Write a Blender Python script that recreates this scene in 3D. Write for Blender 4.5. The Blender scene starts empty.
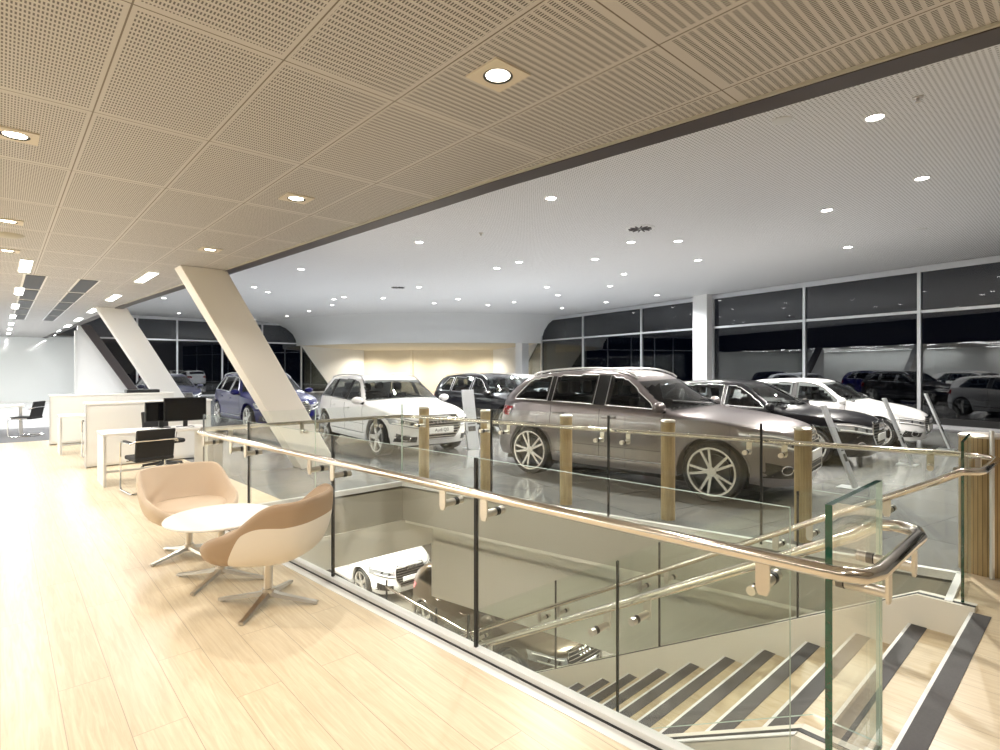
import bpy, math, random
from math import sin, cos, pi, radians, sqrt
from mathutils import Vector, Matrix
import numpy as np
random.seed(7)
SC = bpy.context.scene
COL = SC.collection
# ------------------------------------------------------------------ helpers
class MB:
    """collects geometry for ONE mesh object"""
    def __init__(s): s.v = []; s.f = []; s.m = []; s.cur = 0
    def add(s, vs, fs):
        b = len(s.v); s.v += [tuple(p) for p in vs]
        for f in fs: s.f.append(tuple(b + i for i in f)); s.m.append(s.cur)
        return s
    def box(s, x0, x1, y0, y1, z0, z1):
        vs = [(x, y, z) for z in (z0, z1) for y in (y0, y1) for x in (x0, x1)]
        return s.add(vs, [(0,2,3,1),(4,5,7,6),(0,1,5,4),(2,6,7,3),(0,4,6,2),(1,3,7,5)])
    def obox(s, p, q, w, z0, z1, off=0.0):
        """box along the ground line p->q, width w, offset sideways"""
        d = Vector((q[0]-p[0], q[1]-p[1])); L = d.length; d /= L; n = Vector((-d.y, d.x))
        P = [Vector(p[:2]) + n*(off-w/2), Vector(q[:2]) + n*(off-w/2), Vector(q[:2]) + n*(off+w/2), Vector(p[:2]) + n*(off+w/2)]
        return s.prism([(a.x, a.y) for a in P], z0, z1)
    def prism(s, poly, z0, z1):
        n = len(poly)
        ar = sum(poly[i][0]*poly[(i+1)%n][1]-poly[(i+1)%n][0]*poly[i][1] for i in range(n))
        if ar < 0: poly = poly[::-1]
        vs = [(x, y, z0) for x, y in poly] + [(x, y, z1) for x, y in poly]
        return s.add(vs, [tuple(range(n-1, -1, -1)), tuple(range(n, 2*n))] + [(i, (i+1) % n, n+(i+1) % n, n+i) for i in range(n)])
    def extr(s, pts, d):
        """closed 3-D outline extruded by vector d"""
        n = len(pts); d = Vector(d)
        vs = [Vector(p) for p in pts] + [Vector(p)+d for p in pts]
        return s.add(vs, [tuple(range(n-1, -1, -1)), tuple(range(n, 2*n))] + [(i, (i+1) % n, n+(i+1) % n, n+i) for i in range(n)])
    def tube(s, path, r, n=10, closed=False, caps=True):
        P = [Vector(p) for p in path]; m = len(P)
        rr = r if isinstance(r, (list, tuple)) else [r]*m
        T = []
        for i in range(m):
            a = P[i-1] if (i > 0 or closed) else P[i]; b = P[(i+1) % m] if (i < m-1 or closed) else P[i]
            t = (b-a); T.append(t.normalized() if t.length > 1e-9 else Vector((0, 0, 1)))
        u = T[0].orthogonal().normalized(); vs = []
        for i in range(m):
            u = (u - T[i]*u.dot(T[i])).normalized(); w = T[i].cross(u)
            for k in range(n):
                a = 2*pi*k/n; vs.append(P[i] + (u*cos(a)+w*sin(a))*rr[i])
        fs = []
        for i in range(m if closed else m-1):
            j = (i+1) % m
            for k in range(n): fs.append((i*n+k, i*n+(k+1) % n, j*n+(k+1) % n, j*n+k))
        if caps and not closed:
            fs.append(tuple(range(n-1, -1, -1))); fs.append(tuple((m-1)*n+k for k in range(n)))
        return s.add(vs, fs)
    def cyl(s, a, b, r, n=16, r2=None): return s.tube([a, b], [r, r if r2 is None else r2], n)
    def lathe(s, prof, c=(0, 0, 0), n=24, axis='z', closed=False, caps=False):
        """prof: (radius, height) list"""
        vs = []; m = len(prof)
        for r, h in prof:
            for k in range(n):
                a = 2*pi*k/n
                if axis == 'z': p = (c[0]+r*cos(a), c[1]+r*sin(a), c[2]+h)
                elif axis == 'y': p = (c[0]+r*sin(a), c[1]+h, c[2]+r*cos(a))
                else: p = (c[0]+h, c[1]+r*cos(a), c[2]+r*sin(a))
                vs.append(p)
        fs = [(i*n+k, i*n+(k+1) % n, ((i+1) % m)*n+(k+1) % n, ((i+1) % m)*n+k) for i in range(m if closed else m-1) for k in range(n)]
        if caps:
            if prof[0][0] > 1e-6: fs.append(tuple(range(n-1, -1, -1)))
            if prof[-1][0] > 1e-6: fs.append(tuple((m-1)*n+k for k in range(n)))
        return s.add(vs, fs)
    def grid(s, rows, closed_u=False):
        """rows: list of equal-length point lists"""
        n = len(rows[0]); vs = [p for r in rows for p in r]; fs = []
        for i in range(len(rows)-1):
            for k in range(n if closed_u else n-1):
                k2 = (k+1) % n
                fs.append((i*n+k, i*n+k2, (i+1)*n+k2, (i+1)*n+k))
        return s.add(vs, fs)
    def ell(s, c, rx, ry, rz, n=14, m=8):
        rows = []
        for i in range(m+1):
            a = -pi/2+pi*i/m
            rows.append([(c[0]+rx*cos(a)*cos(2*pi*k/n), c[1]+ry*cos(a)*sin(2*pi*k/n), c[2]+rz*sin(a)) for k in range(n)])
        return s.grid(rows, True)
    def build(s, name, mat, parent=None, smooth=False, bevel=0, seg=2, loc=None, sharp=40, subsurf=0, solid=0):
        me = bpy.data.meshes.new(name); me.from_pydata(s.v, [], s.f)
        mats = mat if isinstance(mat, (list, tuple)) else [mat]
        for m_ in mats: me.materials.append(m_)
        if len(mats) > 1: me.polygons.foreach_set('material_index', s.m)
        me.validate(); me.update()
        import bmesh
        bm = bmesh.new(); bm.from_mesh(me)
        bmesh.ops.remove_doubles(bm, verts=bm.verts, dist=1e-5)
        bmesh.ops.recalc_face_normals(bm, faces=bm.faces)
        if smooth:
            for e in bm.edges:
                if len(e.link_faces) == 2 and e.calc_face_angle(0) > radians(sharp): e.smooth = False
            for f in bm.faces: f.smooth = True
        bm.to_mesh(me); bm.free()
        o = bpy.data.objects.new(name, me); COL.objects.link(o)
        if parent: o.parent = parent
        if loc: o.location = loc
        if solid:
            md = o.modifiers.new('s', 'SOLIDIFY'); md.thickness = solid; md.offset = -1
        if bevel:
            md = o.modifiers.new('b', 'BEVEL'); md.width = bevel; md.segments = seg; md.limit_method = 'ANGLE'; md.angle_limit = radians(35)
            if not smooth:
                for p in me.polygons: p.use_smooth = True
                o.modifiers.new('w', 'WEIGHTED_NORMAL')
        if subsurf:
            md = o.modifiers.new('ss', 'SUBSURF'); md.levels = subsurf; md.render_levels = subsurf
        return o
def tag(o, label=None, cat=None, group=None, kind=None):
    if label: o['label'] = label
    if cat: o['category'] = cat
    if group: o['group'] = group
    if kind: o['kind'] = kind
    return o
def empty(name, loc=(0, 0, 0), rz=0, label=None, cat=None, group=None, kind=None):
    o = bpy.data.objects.new(name, None); COL.objects.link(o)
    o.location = loc; o.rotation_euler = (0, 0, rz); o.empty_display_size = .1
    return tag(o, label, cat, group, kind)
def dup(o, loc=None, rz=None, label=None, parent=None):
    c = o.copy(); COL.objects.link(c)
    if parent: c.parent = parent
    if loc is not None: c.location = loc
    if rz is not None: c.rotation_euler = (0, 0, rz)
    if label: c['label'] = label
    for ch in list(o.children): dup(ch, parent=c)
    return c
def st(name, mb, mat, parent=None, **k):
    o = mb.build(name, mat, parent, **k)
    if not parent: o['kind'] = 'structure'
    return o
def text(body, size, mat, parent, name, loc, rot, ext=.001):
    cu = bpy.data.curves.new(name, 'FONT'); cu.body = body; cu.size = size; cu.extrude = ext
    cu.align_x = 'CENTER'; cu.align_y = 'CENTER'; cu.materials.append(mat)
    t_ = bpy.data.objects.new(name, cu); me = bpy.data.meshes.new_from_object(t_); bpy.data.objects.remove(t_); o = bpy.data.objects.new(name, me); COL.objects.link(o); o.parent = parent; o.location = loc; o.rotation_euler = rot
    return o
# ------------------------------------------------------------------ materials
def new(name):
    m = bpy.data.materials.new(name); m.use_nodes = True; nt = m.node_tree
    return m, nt, nt.nodes['Principled BSDF']
def pb(name, col, rough=.5, metal=0, coat=0, spec=.5, emit=None, es=0, noise=0, ns=40, stretch=(1, 1, 1), bump=0):
    m, nt, b = new(name); N = nt.nodes; L = nt.links
    b.inputs['Base Color'].default_value = (*col, 1); b.inputs['Roughness'].default_value = rough
    b.inputs['Metallic'].default_value = metal; b.inputs['Coat Weight'].default_value = coat; b.inputs['Coat Roughness'].default_value = .03
    b.inputs['Specular IOR Level'].default_value = spec
    if emit: b.inputs['Emission Color'].default_value = (*emit, 1); b.inputs['Emission Strength'].default_value = es
    if noise or bump:
        tc = N.new('ShaderNodeTexCoord'); mp = N.new('ShaderNodeMapping'); mp.inputs['Scale'].default_value = stretch
        nz = N.new('ShaderNodeTexNoise'); nz.inputs['Scale'].default_value = ns; nz.inputs['Detail'].default_value = 4
        L.new(tc.outputs['Object'], mp.inputs[0]); L.new(mp.outputs[0], nz.inputs['Vector'])
        if noise:
            mx = N.new('ShaderNodeMix'); mx.data_type = 'RGBA'
            mx.inputs[6].default_value = (*[c*(1-noise) for c in col], 1); mx.inputs[7].default_value = (*[min(1, c*(1+noise)) for c in col], 1)
            L.new(nz.outputs[0], mx.inputs[0]); L.new(mx.outputs[2], b.inputs['Base Color'])
        if bump:
            bp = N.new('ShaderNodeBump'); bp.inputs['Strength'].default_value = bump; bp.inputs['Distance'].default_value = .003
            L.new(nz.outputs[0], bp.inputs['Height']); L.new(bp.outputs[0], b.inputs['Normal'])
    return m
def mth(nt, op, a, b=None, c=None):
    n = nt.nodes.new('ShaderNodeMath'); n.operation = op
    for i, v in enumerate((a, b, c)):
        if v is None: continue
        if isinstance(v, (int, float)): n.inputs[i].default_value = v
        else: nt.links.new(v, n.inputs[i])
    return n.outputs[0]
def glassm(name, tint, ior=1.5, gloss=1.0):
    """thin sheet glass: lets light through, mirrors by fresnel"""
    m, nt, b = new(name); N = nt.nodes; L = nt.links; N.remove(b)
    tr = N.new('ShaderNodeBsdfTransparent'); tr.inputs[0].default_value = (*tint, 1)
    gl = N.new('ShaderNodeBsdfGlossy'); gl.inputs['Roughness'].default_value = 0; gl.inputs[0].default_value = (gloss, gloss, gloss, 1)
    g = N.new('ShaderNodeNewGeometry'); dt = N.new('ShaderNodeVectorMath'); dt.operation = 'DOT_PRODUCT'
    L.new(g.outputs['Normal'], dt.inputs[0]); L.new(g.outputs['Incoming'], dt.inputs[1])
    r0 = ((ior-1)/(ior+1))**2; c5 = mth(nt, 'POWER', mth(nt, 'SUBTRACT', 1, mth(nt, 'MINIMUM', mth(nt, 'ABSOLUTE', dt.outputs['Value']), 1)), 5)
    fac = mth(nt, 'ADD', mth(nt, 'MULTIPLY', c5, 1-r0), r0)
    mx = N.new('ShaderNodeMixShader'); L.new(fac, mx.inputs[0]); L.new(tr.outputs[0], mx.inputs[1]); L.new(gl.outputs[0], mx.inputs[2])
    L.new(mx.outputs[0], N['Material Output'].inputs[0])
    return m
def mixc(nt, f, a, b):
    n = nt.nodes.new('ShaderNodeMix'); n.data_type = 'RGBA'
    for i, v in ((0, f), (6, a), (7, b)):
        if isinstance(v, tuple): n.inputs[i].default_value = (*v, 1)
        elif isinstance(v, (int, float)): n.inputs[i].default_value = v
        else: nt.links.new(v, n.inputs[i])
    return n.outputs[2]
def pos(nt):
    g = nt.nodes.new('ShaderNodeNewGeometry'); s = nt.nodes.new('ShaderNodeSeparateXYZ'); nt.links.new(g.outputs['Position'], s.inputs[0])
    return g, s
def cell(nt, x, p, off=0):   # 0..1 inside each period
    return mth(nt, 'FRACT', mth(nt, 'DIVIDE', mth(nt, 'SUBTRACT', x, off), p))
def band(nt, f, lo, hi):
    return mth(nt, 'MULTIPLY', mth(nt, 'GREATER_THAN', f, lo), mth(nt, 'LESS_THAN', f, hi))

def perf_ceiling():
    m, nt, b = new('perforated_metal_panels'); g, s = pos(nt); X, Y = s.outputs[0], s.outputs[1]
    hx = band(nt, cell(nt, X, .0138), .24, .76); hy = band(nt, cell(nt, Y, .039), .20, .78)
    hole = mth(nt, 'MULTIPLY', hx, hy)
    px_ = cell(nt, X, .605, .39); py_ = cell(nt, Y, 1.26, 2.63)
    inside = mth(nt, 'MULTIPLY', band(nt, px_, .035, .965), band(nt, py_, .03, .97))
    hole = mth(nt, 'MULTIPLY', hole, inside)
    seam = mth(nt, 'MAXIMUM', mth(nt, 'LESS_THAN', px_, .012), mth(nt, 'LESS_THAN', py_, .006))
    c = mixc(nt, hole, (.57, .55, .535), (.11, .10, .095)); c = mixc(nt, seam, c, (.16, .13, .10))
    nt.links.new(c, b.inputs['Base Color']); b.inputs['Roughness'].default_value = .5
    return m
def perf_white():
    m, nt, b = new('perforated_plasterboard'); g, s = pos(nt); X, Y = s.outputs[0], s.outputs[1]
    a = X; d = Y
    h = mth(nt, 'MULTIPLY', band(nt, cell(nt, a, .046), .25, .72), band(nt, cell(nt, d, .046), .25, .72))
    c = mixc(nt, h, (.86, .86, .86), (.40, .39, .38))
    nt.links.new(c, b.inputs['Base Color']); b.inputs['Roughness'].default_value = .6
    return m
def wood(name, c1, c2, dark, plank=(1.8, .22), rough=.32):
    m, nt, b = new(name); N = nt.nodes; L = nt.links; g, s = pos(nt)
    cb = N.new('ShaderNodeCombineXYZ'); L.new(s.outputs[1], cb.inputs[0]); L.new(s.outputs[0], cb.inputs[1])
    br = N.new('ShaderNodeTexBrick'); L.new(cb.outputs[0], br.inputs['Vector'])
    br.inputs['Scale'].default_value = 1; br.inputs['Brick Width'].default_value = plank[0]; br.inputs['Row Height'].default_value = plank[1]
    br.inputs['Mortar Size'].default_value = .0018; br.inputs['Mortar Smooth'].default_value = 0; br.offset = .37
    br.inputs['Color1'].default_value = (0, 0, 0, 1); br.inputs['Color2'].default_value = (1, 1, 1, 1); br.inputs['Mortar'].default_value = (.5, .5, .5, 1)
    mp = N.new('ShaderNodeMapping'); mp.inputs['Scale'].default_value = (1.6, 26, 1)
    L.new(cb.outputs[0], mp.inputs[0])
    ad = N.new('ShaderNodeVectorMath'); ad.operation = 'MULTIPLY_ADD'; L.new(br.outputs[0], ad.inputs[0]); ad.inputs[1].default_value = (7, 5, 3); L.new(mp.outputs[0], ad.inputs[2])
    nz = N.new('ShaderNodeTexNoise'); nz.inputs['Scale'].default_value = 1.3; nz.inputs['Detail'].default_value = 7; nz.inputs['Roughness'].default_value = .65; nz.inputs['Distortion'].default_value = 1.2
    L.new(ad.outputs[0], nz.inputs['Vector'])
    gr = mth(nt, 'MULTIPLY', mth(nt, 'SUBTRACT', nz.outputs[0], .36), 3.0)
    gr = mth(nt, 'MINIMUM', mth(nt, 'MAXIMUM', gr, 0), 1)
    c = mixc(nt, gr, c2, c1)
    c = mixc(nt, mth(nt, 'MULTIPLY', br.outputs[0], .22), c, tuple(min(1, k*.82) for k in c1))
    c = mixc(nt, br.outputs['Fac'], c, dark)
    L.new(c, b.inputs['Base Color']); b.inputs['Roughness'].default_value = rough; b.inputs['Specular IOR Level'].default_value = .35
    return m
def tiles(name, c1, c2, mortar, size, rough, rot=0):
    m, nt, b = new(name); N = nt.nodes; L = nt.links; g, s = pos(nt)
    mp = N.new('ShaderNodeMapping'); mp.inputs['Rotation'].default_value = (0, 0, rot); L.new(g.outputs['Position'], mp.inputs[0])
    br = N.new('ShaderNodeTexBrick'); L.new(mp.outputs[0], br.inputs['Vector'])
    br.inputs['Scale'].default_value = 1; br.inputs['Brick Width'].default_value = size[0]; br.inputs['Row Height'].default_value = size[1]; br.offset = 0 if size[0] == size[1] else .5
    br.inputs['Mortar Size'].default_value = .004; br.inputs['Color1'].default_value = (*c1, 1); br.inputs['Color2'].default_value = (*c2, 1); br.inputs['Mortar'].default_value = (*mortar, 1)
    nz = N.new('ShaderNodeTexNoise'); nz.inputs['Scale'].default_value = 3; nz.inputs['Detail'].default_value = 6; L.new(g.outputs['Position'], nz.inputs['Vector'])
    c = mixc(nt, mth(nt, 'MULTIPLY', nz.outputs[0], .3), br.outputs[0], c2)
    L.new(c, b.inputs['Base Color']); b.inputs['Roughness'].default_value = rough
    return m
def slatwood():
    m, nt, b = new('vertical_timber_slats'); N = nt.nodes; L = nt.links
    tc = N.new('ShaderNodeTexCoord'); s = N.new('ShaderNodeSeparateXYZ'); L.new(tc.outputs['Object'], s.inputs[0])
    an = mth(nt, 'ARCTAN2', s.outputs[1], s.outputs[0]); f = cell(nt, an, 2*pi/36)
    nz = N.new('ShaderNodeTexNoise'); nz.inputs['Scale'].default_value = 6; mp = N.new('ShaderNodeMapping'); mp.inputs['Scale'].default_value = (8, 8, .6)
    L.new(tc.outputs['Object'], mp.inputs[0]); L.new(mp.outputs[0], nz.inputs['Vector'])
    c = mixc(nt, nz.outputs[0], (.30, .20, .085), (.62, .46, .24)); c = mixc(nt, band(nt, f, .0, .14), c, (.16, .11, .05))
    L.new(c, b.inputs['Base Color']); b.inputs['Roughness'].default_value = .35
    return m
M = {
 'ceil': perf_ceiling(), 'ceilw': perf_white(),
 'wood': wood('oak_planks', (.80, .69, .51), (.65, .52, .35), (.46, .36, .25)),
 'tread': wood('oak_tread', (.66, .55, .38), (.52, .40, .24), (.4, .3, .2), plank=(4, .45)),
 'tile': tiles('grey_stone_tiles', (.23, .23, .23), (.19, .19, .192), (.10, .10, .10), (.9, .9), .12, .2),
 'tilelow': tiles('brown_grey_stone_tiles', (.20, .18, .15), (.16, .145, .12), (.10, .09, .08), (.6, .6), .18),
 'carpet': pb('grey_carpet', (.20, .20, .21), .9, noise=.15, ns=60), 'shinyfloor': pb('polished_white_floor', (.72, .73, .74), .12),
 'white': pb('white_paint', (.84, .84, .83), .5), 'cream': pb('cream_paint', (.80, .76, .67), .55), 'greige': pb('greige_panel', (.46, .44, .38), .5),
 'colm': pb('column_paint', (.86, .83, .78), .45), 'warmw': pb('warm_plaster', (.83, .75, .60), .7, noise=.03, ns=2),
 'glossw': pb('white_glass_cladding', (.82, .84, .83), .08, coat=.5), 'alu': pb('satin_aluminium', (.72, .73, .75), .35, .85),
 'dark': pb('dark_bronze_trim', (.055, .045, .045), .45), 'black': pb('black_gasket', (.008, .008, .008), .5), 'blackf': pb('black_fabric', (.016, .016, .017), .75, bump=.2, ns=300),
 'lampw': pb('lamp_glow', (1, 1, 1), .5, emit=(1, .97, .92), es=30), 'lampn': pb('lamp_glow_warm', (1, 1, 1), .5, emit=(1, .90, .74), es=14),
 'lamps': pb('lamp_glow_strip', (1, 1, 1), .5, emit=(1, .99, .95), es=14), 'lampring': pb('lamp_reflector', (.8, .8, .78), .25, .6),
 'trimb': pb('downlight_plate', (.70, .64, .54), .5), 'steel': pb('polished_steel_rail', (.74, .69, .62), .13, 1), 'steelb': pb('brushed_steel', (.66, .62, .56), .28, 1, noise=.06, ns=20, stretch=(1, 1, 30)),
 'chrome': pb('chrome', (.82, .82, .83), .06, 1), 'glass': glassm('clear_sheet_glass', (.975, .99, .978), 1.38), 'gedge': pb('green_glass_edge', (.002, .06, .033), .08, coat=1, noise=.35, ns=40),
 'win': glassm('night_window_glass', (.30, .33, .36), 1.8), 'gedge2': pb('pale_glass_edge', (.50, .62, .54), .1),
 'slat': slatwood(), 'tan': pb('tan_leather', (.40, .28, .18), .5, bump=.12, ns=120), 'tanl': pb('pale_tan_leather', (.66, .53, .40), .5, bump=.12, ns=120), 'creaml': pb('cream_leather', (.82, .75, .66), .5, bump=.1, ns=120),
 'table': pb('white_laminate', (.90, .89, .87), .25), 'greyl': pb('light_grey_laminate', (.76, .76, .74), .4), 'screen': pb('screen_black', (.006, .006, .008), .12),
 'rubber': pb('tyre_rubber', (.012, .012, .012), .65), 'rim': pb('alloy_silver', (.74, .73, .70), .22, .75), 'caliper': pb('brake_dark', (.05, .05, .05), .4, .6),
 'cabin': pb('cabin_dark', (.012, .012, .013), .7), 'seat': pb('seat_leather', (.10, .095, .09), .5), 'seatl': pb('pale_seat_leather', (.42, .39, .35), .5),
 'cglass': glassm('car_window_glass', (.40, .42, .42), 1.5), 'plastic': pb('black_plastic', (.012, .012, .013), .4), 'lens': pb('headlamp_lens', (.50, .52, .54), .08, .5, coat=1),
 'lensd': pb('headlamp_dark_inner', (.03, .03, .035), .15, coat=1), 'led': pb('white_reflector', (.9, .9, .88), .15), 'red': pb('red_tail_lens', (.35, .008, .012), .1, coat=1), 'plate': pb('white_plate', (.85, .85, .83), .4),
 'text': pb('dark_lettering', (.02, .02, .02), .5), 'stand': pb('brushed_display_stand', (.52, .54, .56), .3, .35), 'nos': pb('charcoal_nosing', (.075, .07, .072), .7, noise=.2, ns=80),
 'night': pb('night_asphalt', (.02, .02, .022), .8), 'lowfl': pb('lower_white', (.8, .78, .71), .5),
}
def paint(name, col, metal=.0, rough=.28): return pb(name, col, rough, metal, coat=.55, spec=.2)
P = {'grey': paint('metallic_mauve_grey_paint', (.24, .215, .22), .6, .3), 'white': paint('white_paint_gloss', (.82, .82, .82)), 'black': paint('black_paint_gloss', (.005, .005, .007)),
     'blue': paint('deep_blue_paint', (.003, .003, .075)), 'navy': paint('navy_paint', (.01, .011, .03)), 'brown': paint('brown_paint', (.085, .066, .045), .4), 'silver': paint('silver_paint', (.3, .3, .3), .6)}
# ------------------------------------------------------------------ cars
def pchip(pts):
    x = [p[0] for p in pts]; y = [p[1] for p in pts]; n = len(x)
    h = [x[i+1]-x[i] for i in range(n-1)]; dl = [(y[i+1]-y[i])/h[i] for i in range(n-1)]
    m = [dl[0]]
    for i in range(1, n-1):
        if dl[i-1]*dl[i] <= 0: m.append(0)
        else:
            w1 = 2*h[i]+h[i-1]; w2 = h[i]+2*h[i-1]; m.append((w1+w2)/(w1/dl[i-1]+w2/dl[i]))
    m.append(dl[-1])
    def f(t):
        if t <= x[0]: return y[0]+(t-x[0])*m[0]
        if t >= x[-1]: return y[-1]+(t-x[-1])*m[-1]
        i = 0
        while t > x[i+1]: i += 1
        u = (t-x[i])/h[i]; u2 = u*u; u3 = u2*u
        return y[i]*(2*u3-3*u2+1)+m[i]*h[i]*(u3-2*u2+u)+y[i+1]*(3*u2-2*u3)+m[i+1]*h[i]*(u3-u2)
    return f
def sstep(a, b, t):
    u = min(1, max(0, (t-a)/(b-a))); return u*u*(3-2*u)
def smin(a, b, k):
    h = max(k-abs(a-b), 0)/k
    return min(a, b)-h*h*k*.25
Q5 = dict(xf=2.36, xr=-2.34, W=.94, ax=1.405, R=.375, arch=.435, sill=.27, s=2.15,
  prof=[(-2.34, .98), (-2.30, 1.07), (-2.14, 1.22), (-1.90, 1.39), (-1.68, 1.51), (-1.4, 1.575), (-1.0, 1.62), (-.5, 1.64), (0, 1.625), (.30, 1.575), (.48, 1.50), (.8, 1.31), (1.16, 1.13), (1.30, 1.10), (1.7, 1.06), (2.08, .99), (2.26, .93), (2.36, .86)],
  sh=[(-2.34, .97), (-2.1, 1.08), (-1.5, 1.11), (0, 1.075), (1.0, 1.04), (1.6, .99), (2.08, .91), (2.36, .82)],
  ws=(.52, 1.14), rg=(-1.70, -2.20), win=[(.86, -.08), (-.28, -1.0), (-1.09, -1.78)], rails=True, door=[.80, -.16, -1.0])
Q3 = dict(xf=2.19, xr=-2.19, W=.91, ax=1.30, R=.35, arch=.41, sill=.26, s=2.0,
  prof=[(-2.19, .98), (-2.13, 1.08), (-2.0, 1.23), (-1.78, 1.42), (-1.62, 1.49), (-1.3, 1.545), (-.8, 1.58), (-.3, 1.58), (.08, 1.555), (.32, 1.49), (.65, 1.31), (1.03, 1.09), (1.18, 1.05), (1.6, .98), (1.95, .90), (2.1, .84), (2.19, .78)],
  sh=[(-2.19, .92), (-1.9, 1.01), (-1.3, 1.04), (0, 1.0), (1.0, .96), (1.5, .91), (1.95, .82), (2.19, .74)],
  k=1, ws=(.36, 1.01), rg=(-1.70, -2.06), win=[(.80, -.10), (-.18, -.92), (-1.0, -1.55)], rails=True, door=[.74, -.14, -.9])
A1 = dict(xf=1.98, xr=-1.96, W=.87, ax=1.235, R=.315, arch=.365, sill=.2, s=1.9,
  prof=[(-1.96, .90), (-1.92, 1.0), (-1.8, 1.15), (-1.62, 1.29), (-1.45, 1.34), (-1.0, 1.39), (-.4, 1.415), (0, 1.40), (.22, 1.35), (.55, 1.19), (.95, .97), (1.1, .93), (1.5, .86), (1.8, .77), (1.92, .70), (1.98, .64)],
  sh=[(-1.96, .85), (-1.7, .92), (-1.0, .93), (0, .89), (.9, .85), (1.4, .80), (1.75, .71), (1.98, .60)],
  ws=(.27, .92), rg=(-1.5, -1.86), win=[(.72, -.30), (-.40, -1.35)], rails=False, door=[.66, -.36])
A3 = dict(xf=2.15, xr=-2.15, W=.89, ax=1.30, R=.32, arch=.37, sill=.2, s=1.85,
  prof=[(-2.15, .90), (-2.1, .99), (-1.95, 1.14), (-1.7, 1.29), (-1.5, 1.34), (-1.0, 1.40), (-.4, 1.425), (0, 1.405), (.22, 1.35), (.6, 1.18), (1.02, .97), (1.18, .93), (1.6, .90), (1.95, .84), (2.08, .78), (2.15, .72)],
  sh=[(-2.15, .86), (-1.9, .93), (-1.0, .94), (0, .90), (.9, .87), (1.5, .84), (1.9, .77), (2.15, .68)],
  ws=(.27, .99), rg=(-1.62, -2.04), win=[(.78, -.16), (-.23, -1.0), (-1.08, -1.5)], rails=False, door=[.72, -.2, -1.0])
for q in (Q3,):
    q['prof'] = [(x, z*.95 if z > 1 else z*.96) for x, z in q['prof']]; q['sh'] = [(x, z*.95) for x, z in q['sh']]
NF, NR = 4.0, 4.6
class CarShape:
    def __init__(s, c):
        s.c = c; s.prof = pchip(c['prof']); s.sh = pchip(c['sh']); s.W = c['W']; s.xf, s.xr = c['xf'], c['xr']
        W = s.W
        s.wz = pchip([(0, .92*W), (c['sill'], .955*W), (.38, .985*W), (.6, .975*W), (.78, W), (.92, .985*W), (1.08, .955*W)])
        s.df = pchip([(0, -.16), (.25, -.05), (.42, 0), (.62, -.01), (.78, -.05), (.95, -.12)])
        s.dr = pchip([(0, -.12), (.3, -.02), (.45, 0), (.7, -.04), (.95, -.09), (1.1, -.13)])
    def ring(s, x):   # normalised half width at x (reference ring)
        if x >= 0: return max(0, 1-(x/s.xf)**NF)**(1/NF)
        return max(0, 1-(x/s.xr)**NR)**(1/NR)
    def pt(s, x, yn, z):
        """reference ring point (x, yn) -> real point on the body side at height z"""
        dx = s.df(z)*sstep(1.35, s.xf*.97, x) if x > 0 else -s.dr(z)*sstep(1.35, -s.xr*.97, -x)
        fl = .016*sum(math.exp(-((x-a)/.42)**2) for a in (s.c['ax'], -s.c['ax']))*sstep(.2, .5, z)*(1-sstep(.62, .85, z))
        return (x+dx, yn*(s.wz(z)+fl), z)
    def xe(s, x, y):
        q = (y/.72)**2
        return x+.20*q*sstep(-.3, .5, x)-.10*q*sstep(1.1, 1.8, -x)
    def ztop(s, x, y): return s.prof(s.xe(x, y))-.035*(y/.7)**2
    def wsh(s, x, yn): z = s.sh(x); return s.pt(x, yn, z)[1]
    def lid(s, x, y, w):
        """height at y for a station whose edge half width is w"""
        return smin(s.ztop(x, y), s.sh(x)+s.c['s']*(w-y), .07)
    def cant(s, x):
        w = s.wsh(x, s.ring(x)); lo = w
        for k in range(60):
            y = w-k*.012
            if s.sh(x)+s.c['s']*(w-y) > s.ztop(x, y): return s.sh(x)+s.c['s']*(w-y), y
        return s.sh(x), w
    def front(s, y, z):
        """point on the nose (or corner) at lateral y, height z"""
        w = s.wz(z); yn = min(.9999, abs(y)/w); x = s.xf*(1-yn**NF)**(1/NF)
        p = s.pt(x, yn, z); return Vector((p[0], math.copysign(abs(y), y), z))
    def rear(s, y, z):
        w = s.wz(z); yn = min(.9999, abs(y)/w); x = s.xr*(1-yn**NR)**(1/NR)
        p = s.pt(x, yn, z); return Vector((p[0], y, z))
    def side(s, x, z, sg=1, off=0):
        p = s.pt(x, s.ring(x), z); return Vector((p[0], sg*(p[1]+off), z))
    def sidewin(s, x, z, sg=1, off=.008):
        w = s.wsh(x, s.ring(x)); return Vector((x, sg*(w-(z-s.sh(x))/s.c['s']+off), z))
def patch(fn, cols, lo, hi, n=5, off=.006, ax=(1, 0, 0)):
    """surface patch: for each column value c rows from lo(c) to hi(c)"""
    rows = []
    for c in cols:
        a, b = lo(c), hi(c); rows.append([fn(c, a+(b-a)*k/n)+Vector(ax)*off for k in range(n+1)])
    return rows
def lin(a, b, n): return [a+(b-a)*i/n for i in range(n+1)]
WHEELS = {}
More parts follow.
